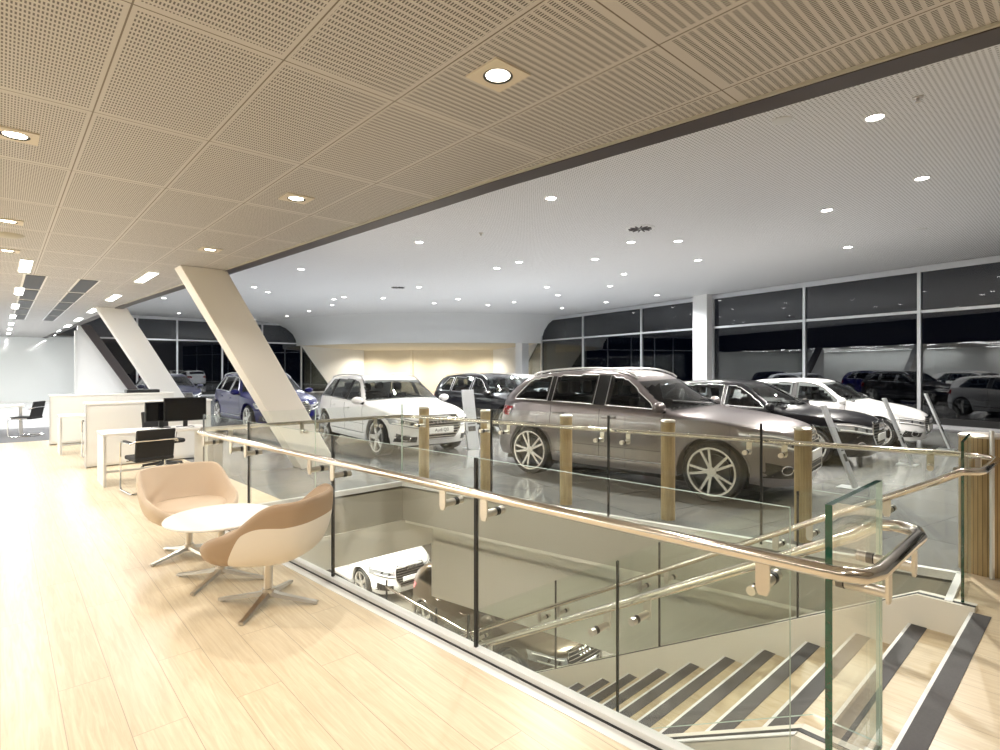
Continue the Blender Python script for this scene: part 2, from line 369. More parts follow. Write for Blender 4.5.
def wheel_mesh(R, style):
    key = (R, style)
    if key in WHEELS: return WHEELS[key]
    t = MB(); w = .125; rr = R*.77
    t.lathe([(rr, -w+.01), (R*.93, -w), (R*.985, -w+.02), (R, -w*.5), (R, w*.5), (R*.985, w-.02), (R*.93, w), (rr, w-.01)], n=40, axis='y')
    r = MB(); r.lathe([(rr+.012, w-.006), (rr+.012, w+.004), (rr-.012, w+.002), (rr-.03, w-.05), (rr-.035, -w+.02), (rr, -w+.01)], n=40, axis='y')
    n = 5
    for k in range(n):
        for da in ((-.17, .17) if style == 2 else (0,)):
            a = 2*pi*k/n+.3; a1 = a+da*.9; a2 = a+da*1.12; wd1, wd2 = (.017, .015) if style == 2 else (.045, .034)
            A = Vector((sin(a1)*.05, 0, cos(a1)*.05)); B = Vector((sin(a2)*(rr-.01), 0, cos(a2)*(rr-.01)))
            d = (B-A).normalized(); q = Vector((d.z, 0, -d.x))
            for s0, y0, y1 in ((1, w-.045, w-.012),):
                vs = [A+q*wd1, A-q*wd1, B-q*wd2, B+q*wd2]
                yo = [y1, y1, w-.004, w-.004]; yi = [y0, y0, w-.03, w-.03]
                V = [v+Vector((0, yy, 0)) for v, yy in zip(vs, yo)]+[v+Vector((0, yy, 0)) for v, yy in zip(vs, yi)]
                r.add(V, [(0, 1, 2, 3), (7, 6, 5, 4), (0, 4, 5, 1), (1, 5, 6, 2), (2, 6, 7, 3), (3, 7, 4, 0)])
    r.cyl((0, w-.05, 0), (0, w-.004, 0), .062, 20)
    d = MB(); d.cyl((0, w-.10, 0), (0, w-.075, 0), rr*.72, 30)
    d.cyl((0, -w+.02, 0), (0, -w+.03, 0), rr-.01, 30)
    WHEELS[key] = (t, r, d); return WHEELS[key]
def make_car(c, col, name, label, loc, rz, trim='plastic', detail=2, seats='seat', style=2, plate=None, cat='car', chrome=True):
    S = CarShape(c); root = empty(name, loc, rz, label, cat, 'cars on display')
    ax, AR, sill = c['ax'], c['arch'], c['sill']
    # reference ring stations
    U = []
    kf = (.5)**(1/NF); kr = .5**(1/NR)
    for i in range(15): yn = kr*(i/15)**.9; U.append((S.xr*(1-yn**NR)**(1/NR), yn))
    xs = lin(S.xr*kr, S.xf*kf, 92)
    for a in (-ax, ax):
        for e in (-AR, AR): xs.append(a+e-.0005); xs.append(a+e+.0005)
        for t in lin(-1, 1, 14)[1:-1]: xs.append(a+AR*sin(t*pi/2))
    xs = sorted(xs); U += [(x, S.ring(x)) for x in xs]
    for i in range(17, -1, -1): yn = kf*(i/18)**.9; U.append((S.xf*(1-yn**NF)**(1/NF), yn))
    zc = c['R']
    def zb(x):
        z = sill+.04*sstep(ax+AR, S.xf, x)+.06*sstep(ax+AR, -S.xr, -x)-.05*(sstep(.0, .3, abs(x)-ax-AR))
        for a in (-ax, ax):
            if abs(x-a) < AR: z = max(z, zc+sqrt(AR*AR-(x-a)**2))
        return z
    NRW = 15; B = [1-(1-j/22)**1.35 for j in range(23)]
    body = MB(); top_edge = []
    ring_w = []
    for x, yn in U:
        zs = S.sh(x); p = S.pt(x, yn, zs); w = p[1]; X = p[0]
        ring_w.append((X, w, S.lid(X, w, w)))
    for sg in (1, -1):
        rows = []
        for (x, yn), (X, w, zt) in zip(U, ring_w):
            b0 = zb(x); col_ = []
            q = S.pt(x, yn, b0)
            col_.append((q[0]*(1 if abs(x) < 1.9 else .97), sg*max(0, q[1]-(.2 if q[1] > .5 else .1)), b0+.01)); 
            for j in range(NRW+1):
                z = b0+(zt-b0)*j/NRW; q = S.pt(x, yn, z)
                if j == NRW: q = (X, w, zt)
                col_.append((q[0], sg*q[1], q[2]))
            rows.append(col_)
        body.grid(rows)
    ws0, ws1 = c['ws']; rg0, rg1 = c['rg']
    def is_glass(p):
        x, y, z = p; ay = abs(y); w = S.wsh(x, S.ring(x)) if S.xr < x < S.xf else 0
        zt = S.ztop(x, ay); xe = S.xe(x, ay); zsd = S.sh(x)+c['s']*(w-ay)
        if zt < zsd-.06:
            return (ws0+.05 < xe < ws1-.04) or (rg1+.05 < xe < rg0-.04)
        if zsd < zt+.01:
            cz = S.cant(x)[0]
            for a, b in c['win']:
                if b+.03 < x < a-.03+0 and S.sh(x)+.06 < z < min(cz-.095, S.sh(x)+.03+(x-c['win'][-1][1])*1.0): return True
        return False
    vs = []; fs = []
    for (x, yn), (X, w, zt) in zip(U, ring_w):
        for b in B: vs.append((X, b*w, S.lid(X, b*w, w)))
    nb = len(B)
    for i in range(len(U)-1):
        for k in range(nb-1):
            f = (i*nb+k, i*nb+k+1, (i+1)*nb+k+1, (i+1)*nb+k)
            if all(is_glass(vs[q]) for q in f): continue
            fs.append(f)
    body.add(vs, fs); body.add([(x, -y, z) for x, y, z in vs], fs)
    bo = body.build('body', P[col], root, smooth=True, sharp=50)
    # cabin tub + underside
    ud = MB(); ud.box(S.xr+.30, S.xf-.42, -.66, .66, .17, .62); ud.box(-1.3, ws1-.1, -.74, .74, .55, .60)
    ud.add([(ws1-.12, y, z) for y in (-.72, .72) for z in (.6, .96)]+[(ws1-.42, y, z) for y in (-.72, .72) for z in (.6, .93)], [(0, 1, 3, 2), (4, 6, 7, 5), (1, 5, 7, 3)])
    ud.build('underbody', M['cabin'], root)
    if detail >= 1:
        for (sx, sy) in ((.05, .37), (.05, -.37), (-.85, .37), (-.85, 0), (-.85, -.37)):
            q = MB(); h = c['prof'][6][1]-.62
            q.box(sx-.25, sx+.25, sy-.24, sy+.24, .42, .62)
            q.extr([(sx-.22, sy-.22, .55), (sx-.33, sy-.20, .55+h*.62), (sx-.23, sy-.20, .57+h*.62), (sx-.08, sy-.22, .6)], (0, .42, 0))
            q.box(sx-.34, sx-.25, sy-.11, sy+.11, .58+h*.66, .58+h*.86)
            q.build('seat', M[seats], root, bevel=.04)
        st_ = MB(); st_.tube([(.62+.05*cos(a), -.37+.17*cos(a+pi/2), .90+.17*sin(a+pi/2)) for a in lin(0, 2*pi, 20)[:-1]], .014, 6, closed=True)
        st_.cyl((.62, -.37, .9), (.9, -.37, .84), .03, 8); st_.build('steering_wheel', M['cabin'], root, smooth=True)
    # glazing
    def zl(x): return S.sh(x)+.05
    def zu(x): return min(S.cant(x)[0]-.075, zl(x)+.005+(x-c['win'][-1][1])*1.0)
    for sg in (1, -1):
        for wi, (a, b) in enumerate(c['win']):
            cols = []
            for x in lin(a, b, 24):
                if zu(x) > zl(x)+.012: cols.append(x)
            if len(cols) < 3: continue
            rows = [[S.sidewin(x, zl(x)+(zu(x)-zl(x))*k/6, sg) for k in range(7)] for x in cols]
            g = MB().grid(rows); wo = g.build('side_window', M['cglass'], root, smooth=True)
            if detail >= 2:
                fr = MB(); loop = [r[0] for r in rows]+[r[-1] for r in reversed(rows)]
                fr.tube(loop, .007, 6, closed=True)
                fr.build('window_trim', M['alu'] if chrome else M['plastic'], wo, smooth=True)
    for sg in (1, -1):
        for (a, b), (a2, b2) in zip(c['win'][:-1], c['win'][1:]):
            MB().grid([[S.sidewin(x, zl(x)+(zu(x)-zl(x))*k/5, sg, .006) for k in range(6)] for x in (b, (b+a2)/2, a2)]).build('door_pillar', M['plastic'], root, smooth=True)
    for (x0, x1, nm) in ((ws0, ws1, 'windscreen'), (rg0, rg1, 'rear_window')):
        rows = []
        for xe in lin(x0, x1, 12):
            z0 = S.prof(xe); w = S.wsh(xe, S.ring(xe)); ym = max(.3, w-(z0+.02-S.sh(xe))/c['s'])*.99
            row = []
            for k in range(17):
                y = ym*(k/8-1); q = (y/.72)**2
                x = xe-(.20*q if x0 > 0 else -.10*q)
                row.append((x, y, S.ztop(x, abs(y))+.010))
            rows.append(row)
        MB().grid(rows).build(nm, M['cglass'], root, smooth=True)
    if detail >= 2:   # wipers
        wp = MB(); xe = ws1-.01
        for y0 in (-.1, .5):
            pts = []
            for t in lin(0, 1, 6):
                y = y0-.55*t; x = xe-.16*t-.20*(y/.72)**2; pts.append((x, y, S.ztop(x, abs(y))+.03))
            wp.tube(pts, .008, 5)
        wp.build('wiper', M['plastic'], root)
    # wheels
    tm, rm, dm = wheel_mesh(c['R'], style)
    for sx in (1, -1):
        for sg in (1, -1):
            we = bpy.data.objects.new('wheel', None); COL.objects.link(we); we.parent = root
            we.location = (sx*ax, sg*(S.W*.965-.125), c['R']); we.rotation_euler = (0, 0, 0 if sg > 0 else pi)
            if not hasattr(tm, 'me%s' % style):
                a = tm.build('tyre', M['rubber'], we, smooth=True); b = rm.build('rim', M['rim'], we, smooth=True); d = dm.build('brake_disc', M['caliper'], we)
                setattr(tm, 'me%s' % style, (a.data, b.data, d.data))
            else:
                for nm, me in zip(('tyre', 'rim', 'brake_disc'), getattr(tm, 'me%s' % style)):
                    o = bpy.data.objects.new(nm, me); COL.objects.link(o); o.parent = we
    # nose: grille, lamps, intakes
    k = c['sh'][-1][1]/.76; zr0, zr1 = .36*k+.02, .84*k
    gt = lambda z: .30+.12*sstep(zr0, zr0+.2*k, z)-.05*sstep(zr1-.14, zr1, z)
    rows = [[S.front(gt(z)*t, z)+Vector((.010, 0, 0)) for t in lin(-1, 1, 12)] for z in lin(zr0, zr1, 10)]
    go = MB().grid(rows).build('grille', M['plastic'], root, smooth=True)
    if detail >= 1:
        fm = MB(); lp = [r[0] for r in rows]+rows[-1]+[r[-1] for r in reversed(rows)]+rows[0][::-1]
        lp2 = [lp[0]]
        for q in lp[1:]:
            if (q-lp2[-1]).length > .004: lp2.append(q)
        fm.tube([q+Vector((.004, 0, 0)) for q in lp2], .013, 6, closed=True); fm.build('grille_frame', M['chrome'], go, smooth=True)
        bars = MB()
        for z in lin(zr0+.04, zr1-.04, 7): bars.tube([S.front(gt(z)*t, z)+Vector((.016, 0, 0)) for t in lin(-.97, .97, 10)], .006, 5)
        bars.build('grille_bar', M['steelb'], go, smooth=True)
        rg = MB(); zr = zr1-.085; r = .052
        for i in range(4):
            yc = (i-1.5)*r*1.5; x0 = S.front(yc, zr).x+.035
            rg.tube([(x0, yc+r*cos(a), zr+r*sin(a)) for a in lin(0, 2*pi, 20)[:-1]], .008, 6, closed=True)
        rg.build('ring_badge', M['chrome'], go, smooth=True)
        pz = zr0+.17*k; x0 = S.front(0, pz).x
        pl = MB().box(x0+.015, x0+.035, -.26, .26, pz-.058, pz+.058).build('number_plate', M['plate'], go, bevel=.004)
        if plate: text(plate, .085, M['text'], pl, 'plate_lettering', (x0+.037, 0, pz), (pi/2, 0, pi/2))
    for sg in (1, -1):
        yy = lin(.46*S.W, .91*S.W, 16)
        hl = lambda y: (.60+.07*sstep(.5, .9, y/S.W))*k; hu = lambda y: (.755+.07*sstep(.5, .85, y/S.W))*k
        rows = patch(lambda y, z: S.front(sg*y, z), yy, hl, hu, 5, .008)
        for r_ in rows:
            for i, q in enumerate(r_): r_[i] = Vector((q.x, q.y+sg*.004, q.z))
        ho = MB().grid(rows).build('headlight', M['lens'], root, smooth=True)
        if detail >= 1:
            em = MB()
            ins = [r_[1]+Vector((.010, sg*.006, 0)) for r_ in rows[1:-2]]; up = [r_[4]+Vector((.012, sg*.006, 0)) for r_ in rows[2:-1]]
            em.tube(ins, .011, 6); em.tube(up, .008, 6)
            pr = MB()
            for yq in (.60, .74):
                q = S.front(sg*yq*S.W, (hl(yq*S.W)+hu(yq*S.W))/2); pr.ell((q.x+.006, q.y+sg*.006, q.z), .022, .042, .034, 12, 6)
            pr.build('lamp_projector', M['lensd'], ho, smooth=True); em.build('lamp_reflector', M['led'], ho, smooth=True)
        yy = lin(.52*S.W, .84*S.W, 10)
        rows = patch(lambda y, z: S.front(sg*y, z), yy, lambda y: .33*k, lambda y: (.44+.07*sstep(.6, .9, y/S.W))*k, 3, .006)
        io = MB().grid(rows).build('air_intake', M['plastic'], root, smooth=True)
        if detail >= 2:
            q = S.front(sg*.70*S.W, .42*k); fg = MB(); dn = Vector((.85, sg*.5, 0)).normalized(); tn = Vector((-dn.y, dn.x, 0))
            fg.tube([q+dn*.02+tn*(.085*cos(a))+Vector((0, 0, .05*sin(a))) for a in lin(0, 2*pi, 20)[:-1]], .009, 6, closed=True)
            fg.build('fog_lamp', M['chrome'], io, smooth=True)
        # tail lamp wraps the rear corner
        yy = lin(.50*S.W, .885*S.W, 12); zt_ = c['sh'][1][1]
        rows = patch(lambda y, z: S.rear(sg*y, z), yy, lambda y: zt_-.19, lambda y: zt_-.06+.02*(y/S.W), 4, -.008)
        for r_ in rows:
            for i, q in enumerate(r_): r_[i] = Vector((q.x, q.y+sg*.006, q.z))
        MB().grid(rows).build('tail_light', M['red'], root, smooth=True)
        # sill trim, doors, handles, mirrors
        a0, a1 = -ax+AR+.03, ax-AR-.03
        sl = MB(); sl.grid([[S.side(x, z, sg, .006+.01*(z < sill+.12)) for z in (sill, sill+.05, sill+.11, sill+.13)] for x in lin(a0, a1, 20)])
        so = sl.build('sill_cladding', M[trim] if trim == 'plastic' else P[col], root, smooth=True)
        if detail >= 2:
            MB().tube([S.side(x, sill+.135, sg, .012) for x in lin(a0+.05, a1-.03, 14)], .009, 6).build('sill_chrome_strip', M['chrome'], so, smooth=True)
        sm = MB()
        for xd in c['door']: sm.tube([S.side(xd-(.0 if xd > -.9 else .0), z, sg, -.001) for z in lin(sill+.13 if xd > -.9 else .80, S.sh(xd)-.01, 9)], .0045, 4)
        sm.tube([S.side(x, .56, sg, -.002) for x in lin(a0+.08, a1-.05, 12)], .004, 4)
        sm.build('door_seam', M['black'], root)
        for xd in c['door'][1:]:
            hd = MB(); zz = S.sh(xd)-.12
            hd.tube([S.side(xd+.06+.2*t, zz+.01*t, sg, .012+.02*sin(pi*t)) for t in lin(0, 1, 8)], .013, 6)
            hd.build('door_handle', P[col], root, smooth=True)
        ax_ = MB(); xm = c['door'][0]-.02; zm = S.sh(xm)+.09; w = S.wsh(xm, S.ring(xm))
        ax_.ell((xm, sg*(w+.10), zm), .075, .12, .075, 14, 8)
        mo = ax_.build('door_mirror', P[col], root, smooth=True)
        MB().cyl((xm+.01, sg*(w-.05), zm-.07), (xm, sg*(w+.06), zm-.03), .03, 8).build('mirror_arm', M['plastic'], mo, smooth=True)
        # wheel arch lip
        for a in (ax, -ax):
            lp = []
            for t in lin(.06, pi-.06, 22):
                x = a+AR*cos(t); z = c['R']+AR*sin(t)
                if z > sill-.02: lp.append(S.side(x, z, sg, -.003))
            MB().tube(lp, .016, 6).build('arch_lip', P[col], root, smooth=True)
        if c['rails']:
            rl = MB(); pts = []
            for x in lin(.25, c['rg'][0]+.25, 14):
                y = S.cant(x)[1]-.035; pts.append((x, sg*y, S.ztop(x, y)+.035))
            rl.tube([(pts[0][0]+.06, pts[0][1], pts[0][2]-.045)]+pts+[(pts[-1][0]-.06, pts[-1][1], pts[-1][2]-.045)], .015, 6)
            rl.build('roof_rail', M['alu'], root, smooth=True)
    return root
# ------------------------------------------------------------------ camera  (+Y runs down the building, +X towards the window wall)
F = 553.0; EYE = 1.65
cam = bpy.data.cameras.new('camera'); cam.sensor_width = 36; cam.lens = F/1000*36; cam.shift_y = -.007; cam.clip_start = .05; cam.clip_end = 300
co = bpy.data.objects.new('camera', cam); COL.objects.link(co); co.location = (0, 0, EYE)
FX, FY = .671, .742
co.rotation_euler = (pi/2, 0, math.atan2(FY, FX)-pi/2); SC.camera = co
def at(px, py, z):
    """world point seen at a pixel on the horizontal plane z"""
    d = F*(EYE-z)/(py-368); x = (px-500)/F*d; return (.742*x+.671*d, -.671*x+.742*d, z)
# ------------------------------------------------------------------ plan of the place
H1, H2, ZL = 3.11, 4.60, -4.20
def nearX(y): return 2.19-.083*(y-.75)          # void edge on the lounge side
def farX(y): return 5.60-.225*(y-.9)            # void edge on the car side
def ceilX(y): return 3.17-.105*y if y < 3.2 else (2.834-.062*(y-3.2) if y < 15 else 2.10-.03*(y-15))
YE = 6.80
def winX(y): return 19.7+.2226*(y-3.7)
woodp = [(-7, -7), (7.6, -7), (7.6, .2), (5.66, .80), (4.93, .80), (4.93, .637), (2.62, .637), (2.62, .80), (nearX(.8), .80), (nearX(YE), YE), (2.62, YE), (2.3, 16.3), (-7, 16.3)]
tilep = [(7.6, .2), (7.6, -7), (19, -7), (winX(-3)+.2, -3), (winX(36.4), 36.4), (2.0, 36.4), (2.3, 16.3), (2.62, YE), (farX(YE), YE), (farX(.8), .80)]
def surf(name, poly, z, mat, t=.06, kind='structure'):
    o = MB().prism(poly, z-t, z).build(name, mat); o['kind'] = kind; return o
surf('floor', woodp, 0, M['wood']); surf('floor_tiled', tilep, 0, M['tile'])
surf('floor_carpet', [(-7, 16.3), (2.3, 16.3), (2.2, 20), (-7, 20)], 0, M['carpet']); surf('floor_polished', [(-7, 20), (2.2, 20), (2.0, 36.4), (-7, 36.4)], 0, M['shinyfloor'])
# underside = ceiling of the storey below
for nm, pl in (('ceiling_lower', woodp), ('ceiling_lower_far', tilep[:-4]+[(2.62, YE), (farX(YE)+.5, YE), (farX(.8)+.5, .80)])): surf(nm, pl, -.86, M['lowfl'], .05)
surf('floor_lower', [(-7, -7), (24, -7), (28, 36.4), (-7, 36.4)], ZL, M['tilelow'])
# faces of the void
vw = MB(); pts = [(nearX(.8), .80), (nearX(YE), YE), (farX(YE), YE), (farX(.8), .80)]
up = MB(); lo = MB()
for a, b, o in ((pts[0], pts[1], -.06), (pts[1], pts[2], .06), (pts[2], pts[3], .06)):
    s_ = -1 if a == pts[0] else 1
    up.obox(a, b, .10, -.52, -.005, .05); None if o is None else (lo.obox(a, b, .10, -1.42, -.52, .02) if a == pts[0] else lo.obox(a, (farX(YE)+.5, YE), .10, -.95, -.52, .02) if a == pts[1] else lo.obox((farX(YE)+.5, YE), (farX(.8)+.5, .8), .10, -1.75, -.56, .05).prism([(farX(YE)+.02, YE), (farX(.8), .8), (farX(.8)+.5, .8), (farX(YE)+.5, YE)], -.56, -.52))
st('wall_void_upper', up, M['greige']); st('wall_void_lower', lo, M['lowfl'])
st('wall_void_landing', MB().box(2.15, 2.62, .66, .78, -1.45, -.01).box(4.93, 5.62, .66, .78, -1.45, -.01), M['cream'])
# white glazing shoe round the void
tr = MB(); bk = MB()
for a, b in ((pts[0], pts[1]), (pts[1], pts[2]), (pts[2], pts[3])):
    tr.obox(a, b, .055, -.03, .035, .0); bk.obox(a, b, .014, -.03, .006, .034)
tr.obox((nearX(.8)-.02, .68), (2.74, .68), .05, -.03, .035); tr.obox((4.88, .76), (farX(.8), .80), .045, -.03, .035)
st('trim_1', tr, M['white']); st('trim_2', bk, M['black'])
st('trim_3', MB().obox((nearX(.8)-.07, .7), (nearX(YE)-.07, YE), .07, -.05, .003), M['greyl'])
# ceilings
ys = [-7, 0, 3.2, 9, 15, 25, 36.4]
surf('ceiling', [(-7, -7)]+[(ceilX(y), y) for y in ys]+[(-7, 36.4)], H1+.06, M['ceil'])
e = MB(); f2 = MB()
for a, b in zip(ys[:-1], ys[1:]):
    A, B_ = (ceilX(a), a), (ceilX(b), b); e.obox(A, B_, .16, H1-.02, H1+.10, -.08); f2.obox(A, B_, .06, H1+.02, H2+.1, -.13)
st('trim_4', e, M['dark']); st('wall_bulkhead', f2, M['dark'])
st('trim_5', MB().obox((ceilX(-7), -7), (ceilX(3.2), 3.2), .02, H1-.015, H1+.02, .01).obox((ceilX(3.2), 3.2), (ceilX(15), 15), .02, H1-.015, H1+.02, .01), M['greige'])
surf('ceiling_showroom', [(ceilX(y)+.1, y) for y in ys]+[(winX(36.4)+.3, 36.4), (winX(-7)+.3, -7)], H2+.08, M['ceilw'], .08)
# curved drop at the far end of the showroom with a lit alcove behind it
Lp, Rp = Vector((14.6, 36.3)), Vector((24.3, 22.6)); ch = Rp-Lp; nrm = Vector((ch.y, -ch.x)).normalized()
if nrm.dot(Vector((-1, -1))) < 0: nrm = -nrm
def plan(t, off): return Lp+ch*t+nrm*(off+2.6*(1-(2*t-1)**2))
prof = [(2.6, H2+.02), (2.2, H2-.02), (1.5, H2-.12), (.8, H2-.36), (.3, H2-.72), (.05, H2-1.1), (0, H2-1.42), (0, 3.12)]
rows = []
for t in lin(-.06, 1.06, 30):
    rows.append([(*plan(t, o_), z) for o_, z in prof]+[(*plan(t, -.25), 3.12)])
st('wall_bulkhead_curved', MB().grid(rows), M['white'], smooth=True)
rows = [[(*plan(t, -.2), 3.14), (*(Lp+ch*t-nrm*4.4), 2.90)] for t in lin(-.1, 1.1, 16)]
st('ceiling_alcove', MB().grid(rows), M['warmw'])
a_, b_ = Lp-nrm*4.2-ch*.12, Rp-nrm*4.2+ch*.12
st('wall_alcove', MB().obox(a_, b_, .1, -.1, 3.4), M['warmw'])
# slanted side cheeks of the alcove
st('wall_cheek_left', MB().extr([(14.9, 36.2, 3.14), (17.2, 36.2, 0), (19.5, 36.2, 0), (19.5, 36.2, 3.14)], (0, .12, 0)), M['white'])
wy = lambda y: (winX(y)-.06, y)
st('wall_cheek_right', MB().extr([(*wy(23.2), 3.14), (*wy(26.2), 0), (*wy(31), 0), (*wy(31), 3.14)], (.12, 0, 0)), M['white'])
# enclosing walls
st('wall_left', MB().box(-7.2, -7, -7, 36.4, 0, H1), M['white']); st('wall_rear', MB().box(-7, 21, -7.2, -7, ZL, H2), M['white'])
st('wall_back', MB().box(-7, 3.1, 34.4, 34.6, 0, H1+.05), M['glossw'])
st('baseboard_back', MB().box(-7, 2.0, 34.36, 34.4, 0, .12), M['greyl'])
st('wall_partition', MB().extr([(1.94, 23.4, 0), (4.0, 23.4, 0), (2.25, 23.4, H1), (1.94, 23.4, H1)], (0, .14, 0)), M['white'])
st('trim_6', MB().box(1.86, 1.94, 23.36, 23.5, .0, H1-.2), M['greyl'])
st('wall_lower_far', MB().box(-7, 28, 24, 24.2, ZL, -.9), M['lowfl']); st('wall_lower_side', MB().box(22, 22.2, -7, 24, ZL, -.9), M['lowfl'])
# ------------------------------------------------------------------ glazed walls
def bay(n, fn, s0, s1, zt, zm, zb=0, post=True, label=None):
    """window bay between s0 and s1 along a wall line; fn(s) -> (x, y)"""
    a, b = fn(s0), fn(s1); f = MB()
    f.obox(a, b, .10, zm-.04, zm+.04); f.obox(a, b, .12, zt-.03, zt+.14); f.obox(a, b, .14, zb, zb+.06)
    d = (Vector(b)-Vector(a)).normalized()*.045
    f.obox(Vector(a)-d, Vector(a)+d, .14, zb, zt)
    o = f.build('window_%d' % n, M['alu']); o['kind'] = 'structure'
    MB().obox(a, b, .10, zb+.06, zb+.24).build('kick_panel', M['black'], o)
    for z0, z1 in ((zb+.24, zm-.04), (zm+.04, zt-.03)):
        MB().obox(a, b, .012, z0, z1).build('pane', M['win'], o)
    return o
def ypx(px):   # where the sight line of a photo column meets the window wall
    k = (px-500)/F; dx, dy = .742*k+.671, -.671*k+.742
    t = (19.7-.2226*3.7)/(dx-.2226*dy); return t*dy
wl = lambda y: (winX(y), y)
ms = [-7, -3.4, .2, ypx(920), ypx(805), ypx(714), ypx(699), ypx(642), ypx(583.5), ypx(545)+.3, 31]
for i in range(len(ms)-1): bay(i+1, wl, ms[i], ms[i+1], 4.44, 3.27)
yc = (ypx(714)+ypx(698))/2
o = st('column_white_square', MB().obox((winX(ypx(712))-.22, ypx(712)), (winX(ypx(698))-.22, ypx(698)), .3, 0, H2), M['white'])
el = lambda x: (x, 36.3)
def xpx(px):
    k = (px-500)/F; dx, dy = .742*k+.671, -.671*k+.742; return 36.3/dy*dx
es = [2.1, xpx(137), xpx(177), xpx(222), xpx(262), xpx(301), 17.2]
for i in range(len(es)-1): bay(i+11, el, es[i], es[i+1], 4.44, 3.27)
# columns in the alcove
o = st('column_alcove', MB().box(-.22, .22, -.22, .22, 0, 3.3), M['warmw'])
k = (413-500)/F; dx, dy = .742*k+.671, -.671*k+.742; o.location = (dx*39.5, dy*39.5, 0)
o = st('column_alcove.001', MB().box(-.28, .28, -.28, .28, 0, 3.3), M['white'])
k = (522-500)/F; dx, dy = .742*k+.671, -.671*k+.742; o.location = (dx*33, dy*33, 0)
# leaning columns
def lean(x, y, mat, w=.62, d=.36, run=1.76, zb=0, zt=H1, nm='leaning_column', label=''):
    m_ = MB(); k0 = run/H1
    for y0, y1 in ((0, d),):
        P_ = [(x+(zt-0)*0, y, zt), (x+w, y, zt), (x+w+run, y, 0), (x+run, y, 0)]
        m_.extr(P_, (0, d, 0))
    return tag(m_.build(nm, mat, bevel=.012), label, 'column', kind='structure')
lean(1.89, 8.85, M['colm'], label='cream slanted column nearest the seating, beside the glass balustrade')
lean(1.70, 16.2, M['white'], label='white slanted column behind the office storage units')
lean(2.0, 23.3, M['dark'], .30, .4, run=1.90, label='dark slanted column against the white partition')
# night outside
surf('ground_outside', [(15, -40), (70, -40), (70, 80), (-20, 80), (-20, 37), (22, 37)], -.3, M['night'])
w = bpy.data.worlds.new('night'); SC.world = w; w.use_nodes = True; w.node_tree.nodes['Background'].inputs[0].default_value = (.006, .009, .02, 1); w.node_tree.nodes['Background'].inputs[1].default_value = 1
# ------------------------------------------------------------------ stairs
RI, TR = .192, .343; SX0, SX1 = 2.72, 4.86; NST = 22
stairs = empty('staircase', (0, .637, 0), 0, 'wide timber staircase with charcoal nosings going down through the glazed void', 'staircase'); 
for i in range(NST+1):
    z = -RI*i; y0 = TR*i
    if i:
        t = MB().box(SX0, SX1, y0-TR, y0-.0, z-.04, z).build('tread', M['tread'], stairs)
        MB().box(SX0, SX1, y0-TR-.02, y0-TR, z, z+RI-.04).build('riser', M['white'], t)
    else: t = stairs
    n_ = MB().box(SX0+.0, SX1, y0-.105, y0-.014, z, z+.004).build('nosing_strip', M['nos'], t if i else stairs)
    MB().box(SX0, SX1, y0-.014, y0+.004, z-.035, z+.004).build('nosing_edge', M['white'], n_ if i else stairs)
    if not i: pass
for nm, x0, x1 in (('stringer', 2.60, 2.72), ('stringer', 4.86, 4.98)):
    sl = RI/TR; yb = .30; L_ = TR*NST
    P_ = [(x0, -.02, .03), (x0, yb, .03), (x0, L_+.1, .03-sl*(L_+.1-yb)), (x0, L_+.1, -.42-sl*(L_+.1-yb)), (x0, yb-.1, -.45), (x0, -.02, -.45)]
    s_ = MB().extr(P_, (x1-x0, 0, 0)).build(nm, M['cream'], stairs)
    g_ = MB(); xa = x0+.04 if x0 < 4 else x0+.03
    P_ = [(xa, -.02, .033), (xa, yb, .033), (xa, L_+.1, .033-sl*(L_+.1-yb)), (xa, L_+.1, .02-sl*(L_+.1-yb)), (xa, yb, .02), (xa, -.02, .02)]
    g_.extr(P_, (.03, 0, 0)); g_.build('glazing_channel', M['black'], s_)
    if x0 < 4:
        cap = MB(); cap.extr([(x0, yb, .036), (x0, L_, .036-sl*(L_-yb)), (x0, L_, .026-sl*(L_-yb)), (x0, yb, .026)], (.03, 0, 0)); cap.build('stringer_cap', M['white'], s_)
# ------------------------------------------------------------------ glass balustrade panes
def pane(name, a, b, label, z0=(0.0, 0.0), h=1.13, th=.014, edge='gedge2', seal=0, group=None, z1=None):
    """upright glass sheet a->b (plan), bottom heights z0, top = z0+h ; seal = black joint at end a"""
    a, b = Vector(a), Vector(b); d = (b-a).normalized(); n = Vector((-d.y, d.x))*th/2; a2, b2 = a+d*.004, b-d*.004
    za, zb = z0; m_ = MB()
    V = []
    for p, z in ((a2, za), (b2, zb), (b2, zb+h), (a2, za+h)): V.append(Vector((p.x+n.x, p.y+n.y, z)))
    W_ = [v-Vector((2*n.x, 2*n.y, 0)) for v in V]
    m_.cur = 0; m_.add(V+W_, [(0, 1, 2, 3), (7, 6, 5, 4)])
    m_.cur = 1; m_.add(V+W_, [(0, 4, 5, 1), (2, 6, 7, 3), (3, 7, 4, 0)]); m_.cur = 2; m_.add(V+W_, [(1, 5, 6, 2)])
    o = m_.build(name, [M['glass'], M[edge], M['gedge2']]); tag(o, label, 'glass balustrade', group or 'frameless glass balustrade panes')
    if seal:
        s_ = MB(); c = a
        s_.add([], []); q = n/(th/2)*(th/2+.003); e0, e1 = c-d*seal/2, c+d*seal/2
        s_.prism([((e0-q).x, (e0-q).y), ((e1-q).x, (e1-q).y), ((e1+q).x, (e1+q).y), ((e0+q).x, (e0+q).y)], za, za+h)
        s_.build('joint_seal', M['black'], o)
    return o
ny = [.80, 2.47, 4.05, 5.60, YE]
